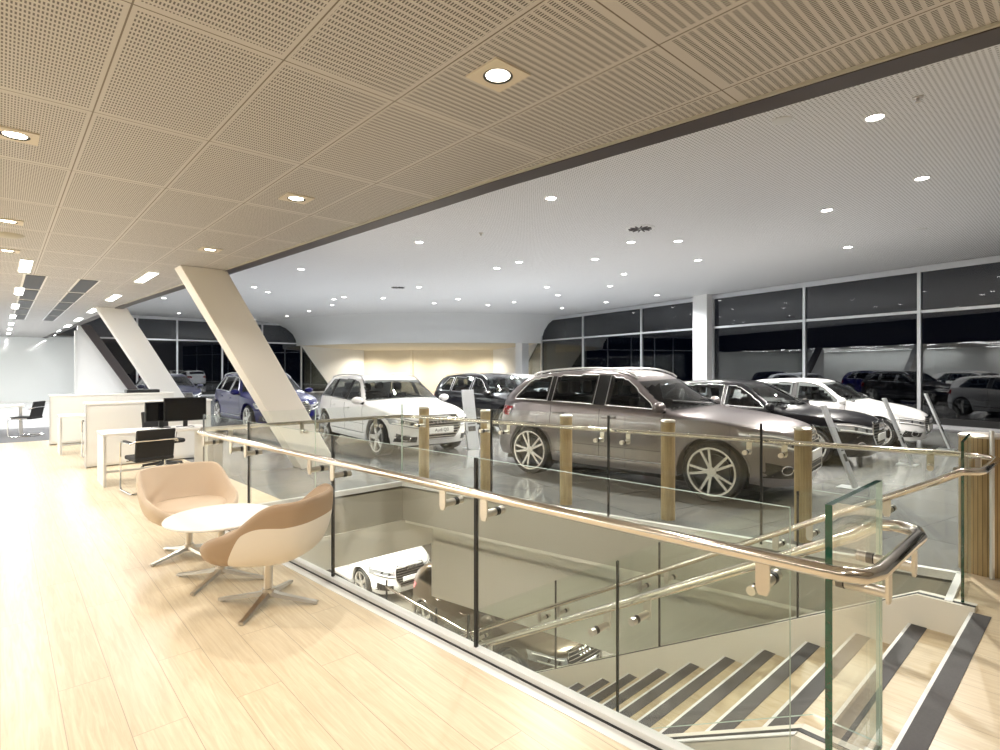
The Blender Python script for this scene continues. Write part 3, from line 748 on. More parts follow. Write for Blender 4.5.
lb = ['clear glass pane on the lounge side nearest the viewer, ending at the stair top', 'clear glass pane between the two thick black joints beside the tan chair',
      'clear glass pane behind the near tan chair, between the white table and the void', 'clear glass pane at the far end of the lounge side, by the desks']
for i in range(4):
    pane('glass_pane', (nearX(ny[i]), ny[i]), (nearX(ny[i+1]), ny[i+1]), lb[i], seal=(.018 if i else 0))
pane('glass_pane', (2.20, .68), (2.85, .68), 'short glass return pane with thick green edge at the near side of the stair top', th=.024, edge='gedge', h=1.16)
mx_ = (nearX(YE)+farX(YE))/2
pane('glass_pane', (nearX(YE), YE), (mx_, YE), 'glass pane across the far left end of the void, by the cream slanted column', seal=.012)
pane('glass_pane', (mx_, YE), (farX(YE), YE), 'glass pane across the far left end of the void, meeting the car side corner')
fy = [.80, 2.20, 3.70, 5.25, YE]
lb = ['glass pane on the car side of the void in front of the grey car nose', 'glass pane on the car side in front of the grey car front wheel', 'glass pane on the car side in front of the grey car rear wheel', 'glass pane on the car side in front of the white sport utility car']
for i in range(4): pane('glass_pane', (farX(fy[i])-.02, fy[i]), (farX(fy[i+1])-.02, fy[i+1]), lb[i], seal=(.022 if i else 0))
pane('glass_pane', (4.93, .69), (farX(.8)-.03, .74), 'short glass return pane with green edge at the far side of the stair top', th=.018, edge='gedge', h=1.14)
def strz(y): return .03 if y < .937 else .03-(y-.937)*RI/TR
def stair_pane(x, y0, y1, label, seal=0, edge='gedge2', th=.014):
    a = MB(); n = th/2; ysx = [y0+.004]+([.937] if y0 < .937 < y1 else [])+[y1-.004]
    bot = [(y, strz(y)) for y in ysx]; top = [(y, strz(y)+1.05) for y in reversed(ysx)]; lp = bot+top; k = len(lp)
    V = [(x-n, y, z) for y, z in lp]+[(x+n, y, z) for y, z in lp]
    a.cur = 0; a.add(V, [tuple(range(k)), tuple(range(2*k-1, k-1, -1))]); a.cur = 1; a.add(V, [(i, (i+1) % k, k+(i+1) % k, k+i) for i in range(k)])
    o = a.build('stair_glass_pane', [M['glass'], M[edge]]); tag(o, label, 'glass balustrade', 'stair balustrade panes')
    if seal: MB().box(x-n-.003, x+n+.003, y0-seal/2, y0+seal/2, strz(y0), strz(y0)+1.05).build('joint_seal', M['black'], o)
    return o
sy = [.66, 2.04, 3.50, 5.0, 6.5, 8.1]
w1 = ['first', 'second', 'third', 'fourth', 'fifth']
for i in range(5):
    stair_pane(2.82, sy[i], sy[i+1], 'sloping stair glass pane on the lounge side of the stairs, %s from the top' % w1[i], .008 if i else 0)
sy2 = [.66, 1.75, 3.05, 4.45, 5.9, 8.1]
for i in range(5):
    stair_pane(4.92, sy2[i], sy2[i+1], 'sloping stair glass pane on the car side of the stairs, %s from the top' % w1[i], .012 if i else 0, 'gedge' if i == 0 else 'gedge2')
# ------------------------------------------------------------------ handrails
def arc(c, r, a0, a1, z, n=8): return [(c[0]+r*cos(a), c[1]+r*sin(a), z) for a in lin(a0, a1, n)]
def bracket(par, p, n, drop=.13, plate=.05, flat=True):
    """flat hanger below the rail at p and a stand-off going sideways (n, length) to the glass"""
    p = Vector(p); n3 = Vector((n[0], n[1], 0)); nn = n3.normalized(); t = Vector((-nn.y, nn.x, 0)); b = MB()
    z0, z1 = p.z-.005, p.z-drop
    out = [p+t*plate*.5, p-t*plate*.5, p-t*plate*.5+Vector((0, 0, -drop+.015)), p-t*plate*.3+Vector((0, 0, -drop-.01)), p+t*plate*.3+Vector((0, 0, -drop-.01)), p+t*plate*.5+Vector((0, 0, -drop+.015))]
    out = [q-nn*.005 for q in out]; b.extr(out, nn*.010)
    q = p+Vector((0, 0, -drop+.025)); e_ = q+n3
    b.cyl(q, e_-nn*.012, .021, 18); b.cyl(e_+nn*.012, e_+nn*.05, .023, 18)
    o = b.build('bracket', M['steelb'], par, smooth=True); bb = MB(); bb.cyl(e_-nn*.014, e_+nn*.014, .0235, 18); bb.build('rubber_washer', M['black'], o, smooth=True)
ZR = .955; SXR = 2.93
def srail(y): return .93-(y-.70)*.562
# near rail: along the void, round the stair top, down the stairs
nl = lambda y: (nearX(y)-.10, y, ZR)
path = [nl(6.62), nl(4.5), nl(2.4), nl(1.0), nl(.74)]
x0 = nl(.74)[0]; path += [(x0+.01, .62, ZR), (x0+.04, .555, ZR), (x0+.12, .53, ZR), (SXR-.12, .53, ZR), (SXR-.04, .555, ZR), (SXR-.005, .62, ZR), (SXR, .70, ZR-.008), (SXR, .80, srail(.80)), (SXR, 1.2, srail(1.2)), (SXR, 8.0, srail(8.0))]
hr = empty('handrail', (0, 0, 0), 0, 'polished handrail along the lounge side glass, looping down the near side of the stairs', 'handrail')
MB().tube(path, .026, 16).build('rail', M['steel'], hr, smooth=True, sharp=60)
for y in (.86, 2.30, 2.64, 3.88, 4.22, 5.43, 5.77, 6.5): 
    p = nl(y); bracket(hr, p, (.10, .008))
bracket(hr, (2.34, .53, ZR), (0, .15)); bracket(hr, (2.72, .53, ZR), (0, .15))
for y in (1.20, 1.90, 2.20, 3.36, 3.66, 4.86, 5.16, 6.36, 6.66): bracket(hr, (SXR, y, srail(y)), (-.12, 0))
# far rail
SXF = 4.80
fl = lambda y: (farX(y)+.10, y, ZR)
path = [(nearX(YE)+.0, YE+.11, ZR), (farX(YE)-.2, YE+.11, ZR), (farX(YE)+.03, YE+.06, ZR), fl(YE-.2), fl(3), fl(.86)]
x1 = fl(.86)[0]; path += [(x1, .72, ZR), (x1-.03, .62, ZR), (x1-.12, .58, ZR), (SXF+.15, .58, ZR), (SXF+.05, .60, ZR), (SXF, .68, ZR-.006), (SXF, .80, srail(.80)), (SXF, 1.2, srail(1.2)), (SXF, 8.0, srail(8.0))]
hf = empty('handrail', (0, 0, 0), 0, 'polished handrail on the car side glass, looping down the far stair side', 'handrail')
MB().tube(path, .024, 14).build('rail', M['steel'], hf, smooth=True, sharp=60)
for y in (1.0, 2.05, 2.35, 3.55, 3.85, 5.1, 5.4, 6.5): bracket(hf, fl(y), (-.12, -.02))
for x in (2.0, 2.85, 3.05, 3.9): bracket(hf, (x, YE+.11, ZR), (0, -.11))
bracket(hf, (x1-.02, .70, ZR), (-.1, .09))
for y in (1.1, 1.62, 1.88, 2.9, 3.2, 4.3, 4.6, 5.75, 6.05): bracket(hf, (SXF, y, srail(y)), (.12, 0))
# lower storey balustrade seen through the void
lr = empty('lower_balustrade', (0, 0, ZL), 0, 'glass balustrade with round rail on the lower floor beside the parked cars', 'balustrade')
A = at(392, 621, ZL); 
g0 = [Vector((6.42, 10.9)), Vector((6.42, 9.0)), Vector((6.42, 7.3))]
for a, b in ((g0[0], g0[1]), (g0[1], g0[2])):
    MB().obox(a, b, .015, 0.02, 1.1).build('glass_sheet', M['glass'], lr); MB().obox(a, a+(b-a).normalized()*.03, .03, 0, 1.1).build('post', M['black'], lr)
MB().tube([(*g0[0], .95), (*g0[1], .95), (*g0[2], .95)], .025, 10).build('rail', M['steel'], lr, smooth=True)
# timber bollards behind the car side glass
bo = [(424, 481), (486, 490), (566, 504), (668, 519), (803, 541)]
lbb = ['timber slatted bollard in front of the white sport utility car', 'timber slatted bollard between the white and the grey car', 'timber slatted bollard in front of the grey car rear door', 'timber slatted bollard in front of the grey car front door', 'timber slatted bollard in front of the grey car nose']
for (px, py), l_ in zip(bo, lbb):
    p = at(px, py, 0); r = .075
    r_ = empty('bollard', p, 0, l_, 'bollard', 'timber bollards along the car side of the void')
    MB().cyl((0, 0, 0), (0, 0, 1.06), r, 36).build('shaft', M['slat'], r_, smooth=True); MB().lathe([(r+.004, 1.06), (r+.004, 1.075), (r-.01, 1.085), (0, 1.088)], n=30).build('cap', M['steelb'], r_, smooth=True)
p = at(993, 574, 0); r_ = empty('bollard', (p[0]+.04, p[1]+.05, 0), 0, 'wide timber slatted drum beside the stair top at the right edge', 'bollard', 'timber bollards along the car side of the void')
MB().cyl((0, 0, 0), (0, 0, 1.09), .17, 48).build('shaft', M['slat'], r_, smooth=True); MB().lathe([(.176, 1.09), (.176, 1.105), (.16, 1.115), (0, 1.118)], n=40).build('cap', M['steelb'], r_, smooth=True)
MB().tube([(-.19, -.06, 0), (-.19, -.06, 1.16)], .016, 8).build('post', M['alu'], r_, smooth=True)
# ------------------------------------------------------------------ lounge set
def star_base(root, r, hub=.10, h=.36, tube=.028, ang=0, name='foot'):
    for k in range(4):
        a = ang+k*pi/2; m_ = MB(); d = Vector((cos(a), sin(a), 0)); n = Vector((-d.y, d.x, 0))
        rows = []
        for t in lin(0, 1, 6):
            w = .030-.012*t; hz = .085-.062*t**.8; th = .026-.012*t; c = d*(.02+(r-.02)*t)
            rows.append([c+n*w+Vector((0, 0, hz-th)), c+n*w*.7+Vector((0, 0, hz)), c-n*w*.7+Vector((0, 0, hz)), c-n*w+Vector((0, 0, hz-th))])
        m_.grid(rows, True); m_.add(rows[-1], [(0, 1, 2, 3)]); e = rows[-1][0]; m_.cyl(d*(r-.02)+Vector((0, 0, 0)), d*(r-.02)+Vector((0, 0, .02)), .014, 10)
        m_.build(name, M['steelb'], root, smooth=True, sharp=50)
    MB().cyl((0, 0, .05), (0, 0, h), tube, 20).cyl((0, 0, .04), (0, 0, .10), tube+.012, 20).build('stem', M['steelb'], root, smooth=True)
def tub_chair(loc, rz, label, inner, outer, ang=.5):
    """swivel tub chair, opens towards local +x"""
    root = empty('tub_chair', loc, rz, label, 'lounge chair', 'tub chairs round the coffee table'); star_base(root, .335, ang=ang, h=.33)
    def rim(a):      # a = angle from front (+x); returns radius x,y scale, height
        q = abs(a)/pi; h = .43+.13*sstep(.12, .45, q)+.20*sstep(.42, .74, q)
        return h
    def rad(a, t):   # t 0 centre .. 1 rim
        q = abs(a)/pi; sq = (abs(cos(a))**3.2+abs(sin(a))**3.2)**(-1/3.2); base = .255*sq; top = .345*(1+(sq-1)*.8)+.035*sstep(.6, .9, q)
        return base, top
    N = 120
    def shell(off, z0, seat):
        rows = []
        for i in range(N):
            a = -pi+2*pi*i/N; b0, b1 = rad(a, 0); H = rim(a); row = []
            for t in lin(0, 1, 44):
                if seat:   # inner face: seat pan then wall
                    if t < .42: r = (b0-.02)*(t/.42); z = .405+.035*(t/.42)**3
                    else: u = (t-.42)/.58; r = (b0-.02)+(b1-.03-b0+.02)*u**.8; z = .44+(H-.012-.44)*u
                    r = r
                else:      # outer face, curving under
                    u = t; r = .05+(b1-.05)*(1-(1-u)**2.1)**.62; z = .315+(H-.02-.315)*(u**2.1 if q_lo(a) else u**1.9)
                row.append((r*cos(a)*(1.0), r*sin(a)*1.08, z))
            rows.append(row)
        return rows
    def q_lo(a): return abs(a) < pi*.35
    ri = shell(0, .4, True); ro = shell(0, .3, False)
    MB().grid([r for r in ri]+[ri[0]]).build('seat_lining', inner, root, smooth=True, sharp=80)
    oc, ot = [], []
    for i in range(N+1):
        a = abs(-pi+2*pi*i/N); R_ = ro[i % N]; n_ = len(R_)-1
        tb = .02+.90*sstep(.95, 1.75, a)-.10*sstep(1.7, 2.4, a)
        def at_(t):
            f = min(max(t, 0), 1)*n_; k = min(int(f), n_-1); return Vector(R_[k]).lerp(Vector(R_[k+1]), f-k)
        oc.append([at_(tb*q/16) for q in range(17)]); ot.append([at_(tb+(1-tb)*q/16) for q in range(17)])
    so_ = MB().grid(oc).build('outer_shell', outer, root, smooth=True, sharp=80); MB().grid(ot).build('lip_band', inner, so_, smooth=True, sharp=80)
    rm = MB(); rows = []
    for i in range(N+1):
        a = ri[i % N][-1]; b = ro[i % N][-1]; A, B_ = Vector(a), Vector(b); m_ = (A+B_)/2+Vector((0, 0, .014)); rows.append([A, A.lerp(m_, .6)+Vector((0, 0, .004)), m_, B_.lerp(m_, .6)+Vector((0, 0, .004)), B_, B_+Vector((0, 0, -.03))])
    rm.grid(rows).build('rim', inner, root, smooth=True, sharp=80)
    cu = MB(); rows = []
    for t in lin(0, 1, 7):
        rr = [.27, .285, .29, .285, .26, .16, .001][int(round(t*6))]; z = [.40, .41, .43, .452, .468, .476, .478][int(round(t*6))]
        rows.append([(rr*cos(a)*1.02+.02, rr*sin(a)*1.04, z) for a in lin(0, 2*pi, 40)[:-1]])
    cu.grid(rows, True).build('seat_cushion', inner, root, smooth=True, sharp=80)
    return root
tub_chair((1.24, 5.47, 0), radians(-82), 'pale tan tub chair on the far side of the white round table', M['tanl'], M['tanl'], .25)
tub_chair((1.40, 3.98, 0), radians(128), 'tub chair with tan lining and cream back, nearest the viewer by the glass', M['tan'], M['creaml'], .1).scale = (1.07, 1.07, 1.03)
t = empty('coffee_table', (1.29, 4.70, 0), 0, 'low round white table on a four-star metal base between the tub chairs', 'table')
star_base(t, .36, h=.46, ang=.75)
MB().lathe([(0, .462), (.37, .462), (.395, .470), (.40, .482), (.392, .490), (0, .490)], n=64).build('tabletop', M['table'], t, smooth=True)
# ------------------------------------------------------------------ office
def desk(loc, L, label, W_=.66):
    r = empty('desk', loc, 0, label, 'desk', 'white office desks')
    MB().box(0, L, 0, W_, .70, .735).build('desktop', M['table'], r, bevel=.004)
    MB().box(.01, .045, .0, W_, 0, .70).build('end_panel', M['greyl'], r); MB().box(L-.08, L-.02, .05, W_-.05, 0, .70).build('end_panel', M['greyl'], r)
    MB().tube([(.03, .01, .01), (.03, .01, .70)], .016, 6).tube([(L-.05, .01, .01), (L-.05, .01, .70)], .016, 6).build('edge_trim', M['alu'], r)
    MB().box(.04, L-.05, W_*.5, W_*.5+.03, .14, .17).build('crossbar', M['alu'], r)
    return r
desk((1.05, 9.33, 0), 1.36, 'white desk nearest the seating area with two black screens'); desk((.83, 13.3, 0), 1.5, 'white desk further back, in front of the second storage unit')
def storage(loc, L, label, H=1.07):
    r = empty('storage_unit', loc, radians(-2), label, 'cabinet', 'white storage units'); MB().box(0, L, 0, .42, .02, H-.03).build('carcass', M['greyl'], r)
    MB().box(-.02, L+.02, -.02, .44, H-.03, H).build('top', M['table'], r); MB().box(-.012, 0.0, -.004, .42, 0, H-.03).build('side_trim', M['alu'], r)
    n = 2
    for i in range(n):
        x0 = .03+i*(L-.04)/n; d = MB().box(x0, x0+(L-.04)/n-.012, -.018, 0, .06, H-.05).build('door', M['greyl'], r)
        MB().cyl((x0+(L-.04)/n-.09, -.03, .72), (x0+(L-.04)/n-.09, -.018, .72), .014, 12).build('lock', M['chrome'], d)
storage((1.06, 11.30, 0), 1.85, 'white two-door storage unit behind the nearer desk'); storage((.80, 15.2, 0), 2.3, 'long white storage unit behind the further desk')
def monitor(loc, rz, label, w=.52, h=.33):
    r = empty('monitor', loc, rz, label, 'computer screen', 'black screens on the nearer desk')
    MB().box(-w/2, w/2, -.018, .018, .10, .10+h).build('casing', M['plastic'], r, bevel=.005); MB().box(-w/2+.012, w/2-.012, -.021, -.018, .115, .085+h).build('screen', M['screen'], r)
    MB().box(-.03, .03, -.01, .02, .0, .12).build('neck', M['plastic'], r); MB().box(-.11, .11, -.08, .09, 0, .012).build('foot', M['plastic'], r, bevel=.004)
monitor((1.83, 9.76, .735), .15, 'smaller black computer screen at the left on the nearer desk', .44, .30); monitor((2.13, 9.62, .735), -.05, 'larger black computer screen at the right on the nearer desk', .58, .36)
k = empty('keyboard', (2.0, 9.45, .735), .1, 'white keyboard lying on the nearer desk in front of the screens', 'keyboard'); MB().box(-.2, .2, -.06, .06, 0, .015).build('keyboard_body', M['white'], k, bevel=.003)
o = MB().box(-.15, .15, -.1, .1, 0, .02).build('paper_stack', M['white']); o.location = (1.6, 9.5, .736); o.rotation_euler = (0, 0, .3); tag(o, 'stack of white paper lying on the nearer desk by the smaller screen', 'papers')
pd = empty('pedestal', (2.45, 9.32, 0), 0, 'dark pedestal unit under the right end of the nearer desk', 'cabinet'); MB().box(0, .14, .02, .60, .02, .68).build('carcass', M['plastic'], pd, bevel=.005); MB().box(.0, .14, .0, .02, .36, .66).build('drawer', M['plastic'], pd)
o = MB().box(-.33, .33, -.17, .17, 0, .07).build('document_tray', M['plastic'], bevel=.01); o.location = (2.5, 15.4, 1.071); tag(o, 'flat black tray lying on the further storage unit', 'tray')
def cantilever(loc, rz, label, arms=True):
    """visitor chair, faces local +x"""
    r = empty('visitor_chair', loc, rz, label, 'chair', 'black visitor chairs')
    for s in (-1, 1):
        y = s*.27; pts = [(-.22, y, .014), (.20, y, .014), (.245, y, .03), (.26, y, .08), (.25, y, .60), (.235, y, .65), (.19, y, .665), (-.20, y, .665)] if arms else [(-.22, y, .014), (.22, y, .014), (.25, y, .05), (.25, y, .40), (.22, y, .44), (-.15, y, .44)]
        MB().tube(pts, .0125, 8).build('frame', M['chrome'], r, smooth=True)
        if arms: MB().box(-.20, .10, y-.02, y+.02, .672, .692).build('armrest', M['blackf'], r, bevel=.006)
    MB().tube([(-.22, -.27, .014), (-.22, .27, .014)], .0125, 8).tube([(.0, -.27, .42), (.0, .27, .42)], .011, 8).build('crossbar', M['chrome'], r, smooth=True)
    MB().box(-.22, .24, -.23, .23, .42, .475).build('seat', M['blackf'], r, bevel=.02, seg=3)
    b = MB(); b.extr([(-.205, -.23, .46), (-.165, -.23, .46), (-.245, -.23, .84), (-.285, -.23, .84)], (0, .46, 0)); b.build('backrest', M['blackf'], r, bevel=.015, seg=3)
    MB().tube([(-.19, -.285, .66), (-.275, -.24, .70), (-.275, .24, .70), (-.19, .285, .66)], .012, 8).build('back_bar', M['chrome'], r, smooth=True)
cantilever((1.50, 8.72, 0), radians(97), 'black visitor chair with chrome arms in front of the nearer desk'); cantilever((1.42, 12.6, 0), radians(95), 'black visitor chair with chrome arms at the further desk')
cantilever(at(27, 436, 0), radians(150), 'slim black chair beside the table at the far left, by the carpet', False)
r = empty('task_chair', (2.0, 10.45, 0), radians(-70), 'black swivel chair on a five-star base behind the nearer desk', 'chair')
for k in range(5):
    a = 2*pi*k/5+.3; MB().tube([(0, 0, .10), (.30*cos(a), .30*sin(a), .07)], [.03, .018], 8).build('foot', M['plastic'], r); MB().cyl((.30*cos(a)-.012, .30*sin(a), .028), (.30*cos(a)+.012, .30*sin(a), .028), .028, 12).build('castor', M['plastic'], r)
MB().cyl((0, 0, .09), (0, 0, .42), .028, 12).build('stem', M['plastic'], r); MB().box(-.23, .23, -.23, .23, .42, .49).build('seat', M['blackf'], r, bevel=.03, seg=3)
MB().extr([(-.23, -.21, .50), (-.18, -.21, .50), (-.24, -.21, .93), (-.29, -.21, .93)], (0, .42, 0)).build('backrest', M['blackf'], r, bevel=.02, seg=3)
for s in (-1, 1): MB().tube([(-.1, s*.25, .45), (-.1, s*.28, .66), (.12, s*.28, .67)], .014, 8).build('armrest', M['chrome'], r, smooth=True)
p = at(2, 436, 0); r = empty('side_table', (-1.0, p[1]-.2, 0), 0, 'white table with metal legs at the far left edge by the slim black chair', 'table')
MB().box(0, 1.45, 0, .8, .70, .735).build('tabletop', M['table'], r)
for x in (.05, 1.38):
    for y in (.04, .74): MB().box(x-.025, x+.025, y-.025, y+.025, 0, .70).build('leg', M['alu'], r)
# ------------------------------------------------------------------ display stands
def stand(loc, label, h=1.12, w=.17, bk=.40):
    r = empty('display_stand', loc, 0, label, 'display stand', 'slanted display stands beside the cars')
    MB().extr([(-w/2, 0, .015), (w/2, 0, .015), (w/2, bk, h), (-w/2, bk, h)], (0, .035, .0)).build('panel', M['stand'], r, bevel=.004)
    MB().box(-.14, .12, -.06, .22, 0, .014).build('base_plate', M['stand'], r); s_ = MB().extr([(-w*.3, -.004, .28), (w*.3, -.004, .28), (w*.3, bk*.42, .50), (-w*.3, bk*.42, .50)], (0, -.003+.004, .001))
    sg_ = MB(); 
    for z0, z1 in ((.36, .46), (.50, .52), (.55, .56), (.59, .60)):
        f_ = lambda z: bk*(z-.015)/(h-.015)-.004
        sg_.add([(-w*.32, f_(z0), z0), (w*.32, f_(z0), z0), (w*.32, f_(z1), z1), (-w*.32, f_(z1), z1)], [(0, 1, 2, 3)])
    sg_.build('printed_sign', M['text'], r)
p = at(857, 489, 0); stand(p, 'slanted metal display stand between the grey car and the black hatchback'); p = at(909, 465, 0); stand((p[0], p[1]-.06, 0), 'slanted metal display stand in front of the black hatchback, left of the white hatchback')
p = at(944, 450, 0); stand((p[0]+.1, p[1]-.1, 0), 'slanted metal display stand right of the white hatchback nose'); p = at(474, 449, 0); stand(p, 'slanted pale display stand between the white and grey sport utility cars', 1.2, .30, .2)
# ------------------------------------------------------------------ cars (all point down -Y)
D = -pi/2
make_car(Q5, 'grey', 'sport_utility_car', 'large metallic grey sport utility car side-on behind the glass', (7.185, 4.80, 0), D+radians(7.2), 'paint', 2, 'seatl')
make_car(Q3, 'white', 'sport_utility_car', 'white sport utility car facing the stairs, left of the grey one', (6.2, 10.5, 0), D-radians(4), 'paint', 2, 'seat', 1, 'Audi Q3', chrome=False)
make_car(Q3, 'black', 'sport_utility_car', 'black sport utility car behind and right of the white one', (9.95, 11.1, 0), D, 'paint', 2, 'seatl')
make_car(A3, 'white', 'hatchback_car', 'white car mostly hidden behind the black sport utility car', (13.6, 13.6, 0), D, 'paint', 1, chrome=False)
make_car(Q3, 'blue', 'sport_utility_car', 'deep blue sport utility car behind the cream slanted column', (5.55, 16.1, 0), D, 'paint', 2, 'seat', 1)
make_car(A3, 'navy', 'estate_car', 'dark car parked left of the blue one by the end windows', (4.8, 24.5, 0), D, 'paint', 1)
make_car(A3, 'black', 'hatchback_car', 'black hatchback between the grey and white cars', (10.98, 4.78, 0), D+radians(3), 'paint', 2, 'seat', 1)
make_car(A1, 'white', 'hatchback_car', 'small white hatchback with black side glass near the right windows', (14.1, 4.5, 0), D+radians(3), 'paint', 2, 'seat', 1, chrome=False)
make_car(A3, 'navy', 'estate_car', 'dark stand-in car beyond the window for a reflection behind the white hatchback', (21.6, 4.6, -.0), D, 'paint', 1)  # added outside, standing in for a dark car reflected in the glass
make_car(Q3, 'black', 'estate_car', 'black stand-in car beyond the window for a reflection at the right edge', (24.4, 5.0, -.0), D, 'paint', 1)  # second added car, likewise in place of a window reflection
# lower storey
make_car(Q5, 'white', 'sport_utility_car', 'white sport utility car on the lower floor seen below the glass', (7.7, 14.2, ZL), D, 'paint', 1, 'seat', 1)
make_car(Q5, 'brown', 'sport_utility_car', 'brown sport utility car on the lower floor beside the stair foot', (7.75, 8.64, ZL), D, 'paint', 1, 'seat', 1, plate=' ')
# ------------------------------------------------------------------ lamps
def spot(loc, e, col, ang=120, blend=.5, r=.05):
    l = bpy.data.lights.new('spot', 'SPOT'); l.energy = e; l.color = col; l.spot_size = radians(ang); l.spot_blend = blend; l.shadow_soft_size = r
    o = bpy.data.objects.new('spot_light', l); COL.objects.link(o); o.location = loc; return o
def area(loc, sx, sy, e, col, rot=(0, 0, 0), sp=pi):
    l = bpy.data.lights.new('area', 'AREA'); l.shape = 'RECTANGLE'; l.size = sx; l.size_y = sy; l.energy = e; l.color = col; l.spread = sp
    o = bpy.data.objects.new('area_light', l); COL.objects.link(o); o.location = loc; o.rotation_euler = rot; return o
WARM = (1, .93, .83); NEUT = (1, .95, .88); COOL = (.93, .97, 1)
near = [(1.84, 2.05), (1.89, 4.70), (1.92, 7.45), (.07, 4.60), (.06, 7.35), (.07, 9.2), (1.84, -.7), (.0, -.7), (.0, 1.9)]
nm = ['square-trimmed ceiling downlight above the stairs, largest in view', 'square-trimmed ceiling downlight above the near tub chair', 'square-trimmed ceiling downlight beside the top of the cream slanted column', 'square-trimmed ceiling downlight largest at the left edge', 'square-trimmed ceiling downlight second at the left edge', 'square-trimmed ceiling downlight smallest at the left edge']
dl = None
for i, (x, y) in enumerate(near):
    if i < 6:
        if dl is None:
            dl = empty('downlight', (x, y, H1), 0, nm[0], 'ceiling light', 'square-trimmed downlights in the lounge ceiling')
            f_ = MB(); f_.box(-.115, .115, -.115, -.082, -.008, 0).box(-.115, .115, .082, .115, -.008, 0).box(-.115, -.082, -.082, .082, -.008, 0).box(.082, .115, -.082, .082, -.008, 0)
            q = [(.082*max(-1, min(1, 1.42*cos(a))), .082*max(-1, min(1, 1.42*sin(a))), -.008) for a in lin(0, 2*pi, 40)]; q2 = [(.074*cos(a), .074*sin(a), -.008) for a in lin(0, 2*pi, 40)]
            f_.grid([q, q2]); f_.build('plate', M['trimb'], dl)
            MB().lathe([(.076, -.007), (.072, -.010), (.062, -.002), (.058, -.003)], n=30).build('reflector_ring', M['rubber'], dl, smooth=True)
            MB().lathe([(.060, -.004), (.03, -.006), (0, -.007)], n=30).build('lamp_disc', M['lampn'], dl)
        else: dup(dl, (x, y, H1), 0, nm[i])
    spot((x, y, H1-.04), 104 if y < 6 else 70, WARM, 130, .5, .04)
for i, y in enumerate([10.4+3.45*k for k in range(7)]):
    for j, x in enumerate((1.74, .27)):
        if i == 0 and j == 0:
            ll = empty('ceiling_strip_light', (x, y, H1), 0, 'linear ceiling light', 'ceiling light', 'linear lights in the office ceiling')
            MB().box(-.075, .075, -.62, .62, -.012, .0).build('housing', M['white'], ll); MB().box(-.06, .06, -.6, .6, -.016, -.012).build('diffuser', M['lamps'], ll); o = ll
        else: o = dup(ll, (x, y, H1), 0)
        o['label'] = ('linear ceiling light in the %s row of the office, %s from the viewer' % (('right', 'left')[j], ['nearest', 'second', 'third', 'fourth', 'fifth', 'sixth', 'farthest'][i]))
        area((x, y, H1-.03), .1, 1.2, 32, (1, .99, .97))
area((-3, 12, H1-.03), .3, 8, 170, (1, .98, .95)); area((-3, 25, H1-.03), .3, 8, 150, (1, .98, .95)); area((-6.2, 12, H1-.03), .3, 12, 550, (.95, 1, .96)); area((-6.2, 26, H1-.03), .3, 12, 420, (.95, 1, .96)); area((-3, 1, H1-.03), .3, 6, 80, WARM)  # strips by the left wall are added, unseen, to brighten its window reflection
for x, l_ in ((.42, 'slotted air vent nearer the left row of ceiling lights'), (1.10, 'slotted air vent nearer the right row of ceiling lights')):
    v = empty('air_vent', (x, 11.3, H1), 0, l_, 'air vent', 'slotted vents in the office ceiling')
    for i in range(5):
        m_ = MB(); m_.box(-.15, .15, 2.15*i, 2.15*i+2.0, -.006, 0); f_ = m_.build('frame', M['white'], v)
        s_ = MB(); s_.box(-.12, .12, 2.15*i+.03, 2.15*i+1.97, -.012, -.006); s_.build('slot', M['black'], f_)
o = MB().lathe([(0, -.03), (.09, -.028), (.13, -.008), (.14, 0)], n=30).build('ceiling_speaker', M['greige'], smooth=True); o.location = at(5, 736-228, 0)[:2]+(H1,) if 0 else (.07, 8.1, H1); tag(o, 'small round grey ceiling speaker between the downlights at the left edge', 'speaker')
far = [(875, 117), (922, 178), (827, 210), (848, 247), (551, 198), (631, 242), (678, 241), (698, 260), (595, 259), (624, 274), (610, 286), (606, 302), (657, 295), (547, 287), (558, 295), (562, 308), (519, 262), (497, 268), (514, 302), (458, 299), (419, 287), (419, 242), (383, 298), (434, 303), (488, 305), (344, 297), (334, 299), (332, 305), (301, 269), (309, 311), (287, 316), (268, 292), (254, 287), (254, 319), (164, 298), (179, 313)]
sl0 = None
for i, (px, py) in enumerate(far):
    d = F*(H2-EYE)/(368-py); x = (px-500)/F*d; X, Y = .742*x+.671*d, -.671*x+.742*d
    if sl0 is None:
        sl0 = empty('showroom_downlight', (X, Y, H2), 0, 'small round bright downlight recessed in the white showroom ceiling', 'ceiling light', 'round downlights in the showroom ceiling')
        MB().lathe([(.115, 0), (.115, -.008), (.095, -.012), (.085, -.004)], n=28).build('trim_ring', M['white'], sl0, smooth=True); MB().lathe([(.088, -.005), (.05, -.009), (0, -.01)], n=28).build('lamp_disc', M['lampw'], sl0)
    else: dup(sl0, (X, Y, H2), 0)
    if Y < 34: spot((X, Y, H2-.05), 660, NEUT if py < 265 else COOL, 150, .6, .06)
def ceilpt(px, py, z=H2): d = F*(z-EYE)/(368-py); x = (px-500)/F*d; return (.742*x+.671*d, -.671*x+.742*d, z)
v = empty('round_air_diffuser', ceilpt(640, 228), 0, 'round white air diffuser in the showroom ceiling between downlights', 'air vent')
MB().lathe([(.30, 0), (.30, -.012), (.27, -.018), (0, -.012)], n=40).build('plate', M['white'], v, smooth=True)
s_ = MB()
for k in range(12):
    a = 2*pi*k/12; s_.tube([(.06*cos(a), .06*sin(a), -.02), (.24*cos(a+.2), .24*sin(a+.2), -.02)], .018, 4)
s_.build('vane', M['dark'], v)
c2 = dup(v, ceilpt(398, 287), 0, 'round white air diffuser in the showroom ceiling at the far left'); 
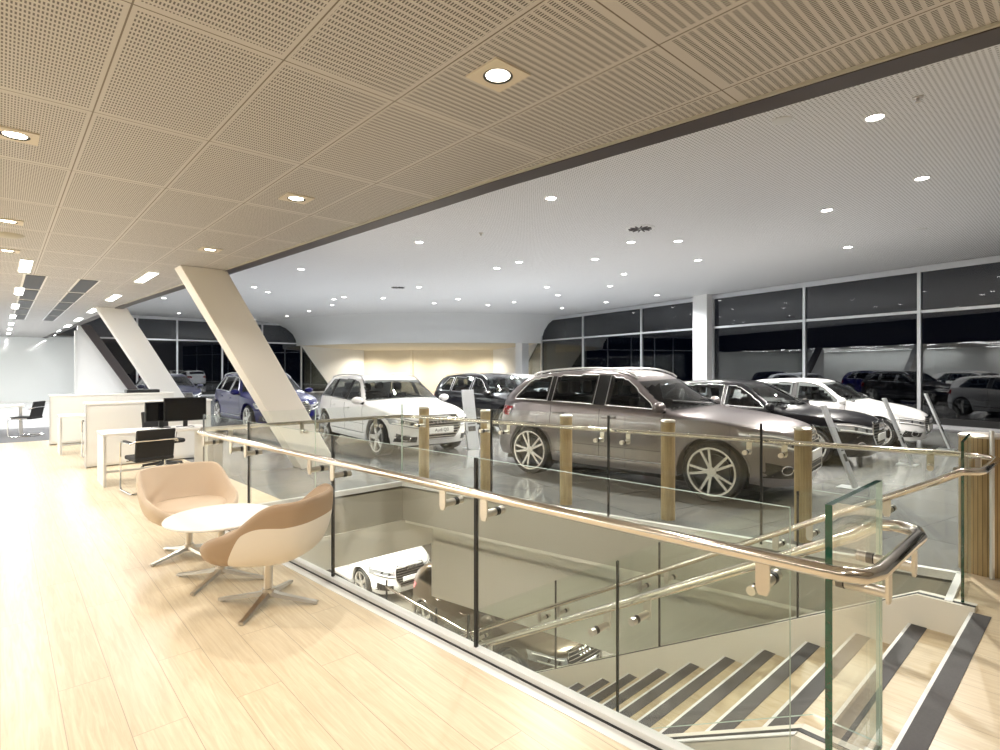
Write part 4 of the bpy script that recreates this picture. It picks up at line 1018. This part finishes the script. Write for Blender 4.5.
for (px, py), l_ in (((918, 97), 'small brass sprinkler head in the showroom ceiling near the brightest downlight'), ((481, 233), 'small brass sprinkler head in the showroom ceiling above the white car')):
    o = MB().lathe([(.05, 0), (.05, -.012), (.018, -.016), (.015, -.05), (.03, -.055), (0, -.06)], n=16).build('sprinkler_head', M['steelb'], smooth=True); o.location = ceilpt(px, py); tag(o, l_, 'sprinkler')
for (px, py), l_ in (((782, 120), 'flat round sensor in the showroom ceiling close to the dark edge trim'), ((921, 229), 'flat round sensor in the showroom ceiling above the right windows')):
    o = MB().lathe([(.11, 0), (.11, -.012), (.09, -.02), (0, -.022)], n=24).build('ceiling_sensor', M['greyl'], smooth=True); o.location = ceilpt(px, py); tag(o, l_, 'sensor')
# alcove
al = None
for i, t_ in enumerate(lin(.06, .94, 11)):
    p = Lp+ch*t_-nrm*(1.2)
    if al is None:
        al = empty('alcove_downlight', (p.x, p.y, 3.085), 0, 'tiny warm downlight in the alcove soffit at the far end', 'ceiling light', 'warm downlights in the alcove')
        MB().lathe([(.07, 0), (.07, -.01), (.05, -.012)], n=16).build('trim_ring', M['white'], al); MB().lathe([(.055, -.012), (0, -.014)], n=16).build('lamp_disc', M['lampn'], al)
    else: dup(al, (p.x, p.y, 3.085), 0)
    if i % 2 == 0:
        q = Lp+ch*t_-nrm*2.6; spot((q.x, q.y, 2.93), 620, (1, .90, .72), 150, .8, .1)
# lower storey light
for x, y in ((6.5, 10.8), (12, 9), (5, 16), (8.4, 6.0), (14, 15), (5.3, 12.5)): area((x, y, -1.0), .6, .6, 300, (1, .95, .86))
for y in (2.6, 4.4, 6.2): area((1.2, y, -1.05), .4, .6, 150, (1, .97, .90), (0, -1.05, 0))  # tilted lights added under the lounge floor to brighten the lower void wall
vs = SC.view_settings; vs.view_transform = 'Standard'; vs.look = 'None'; vs.gamma = 1; vs.use_curve_mapping = False; vs.exposure = .0
cy = SC.cycles; cy.use_denoising = True; cy.max_bounces = 12; cy.transparent_max_bounces = 40; cy.diffuse_bounces = 5; cy.glossy_bounces = 5; cy.sample_clamp_indirect = 6; cy.caustics_reflective = False; cy.caustics_refractive = False; cy.blur_glossy = .3
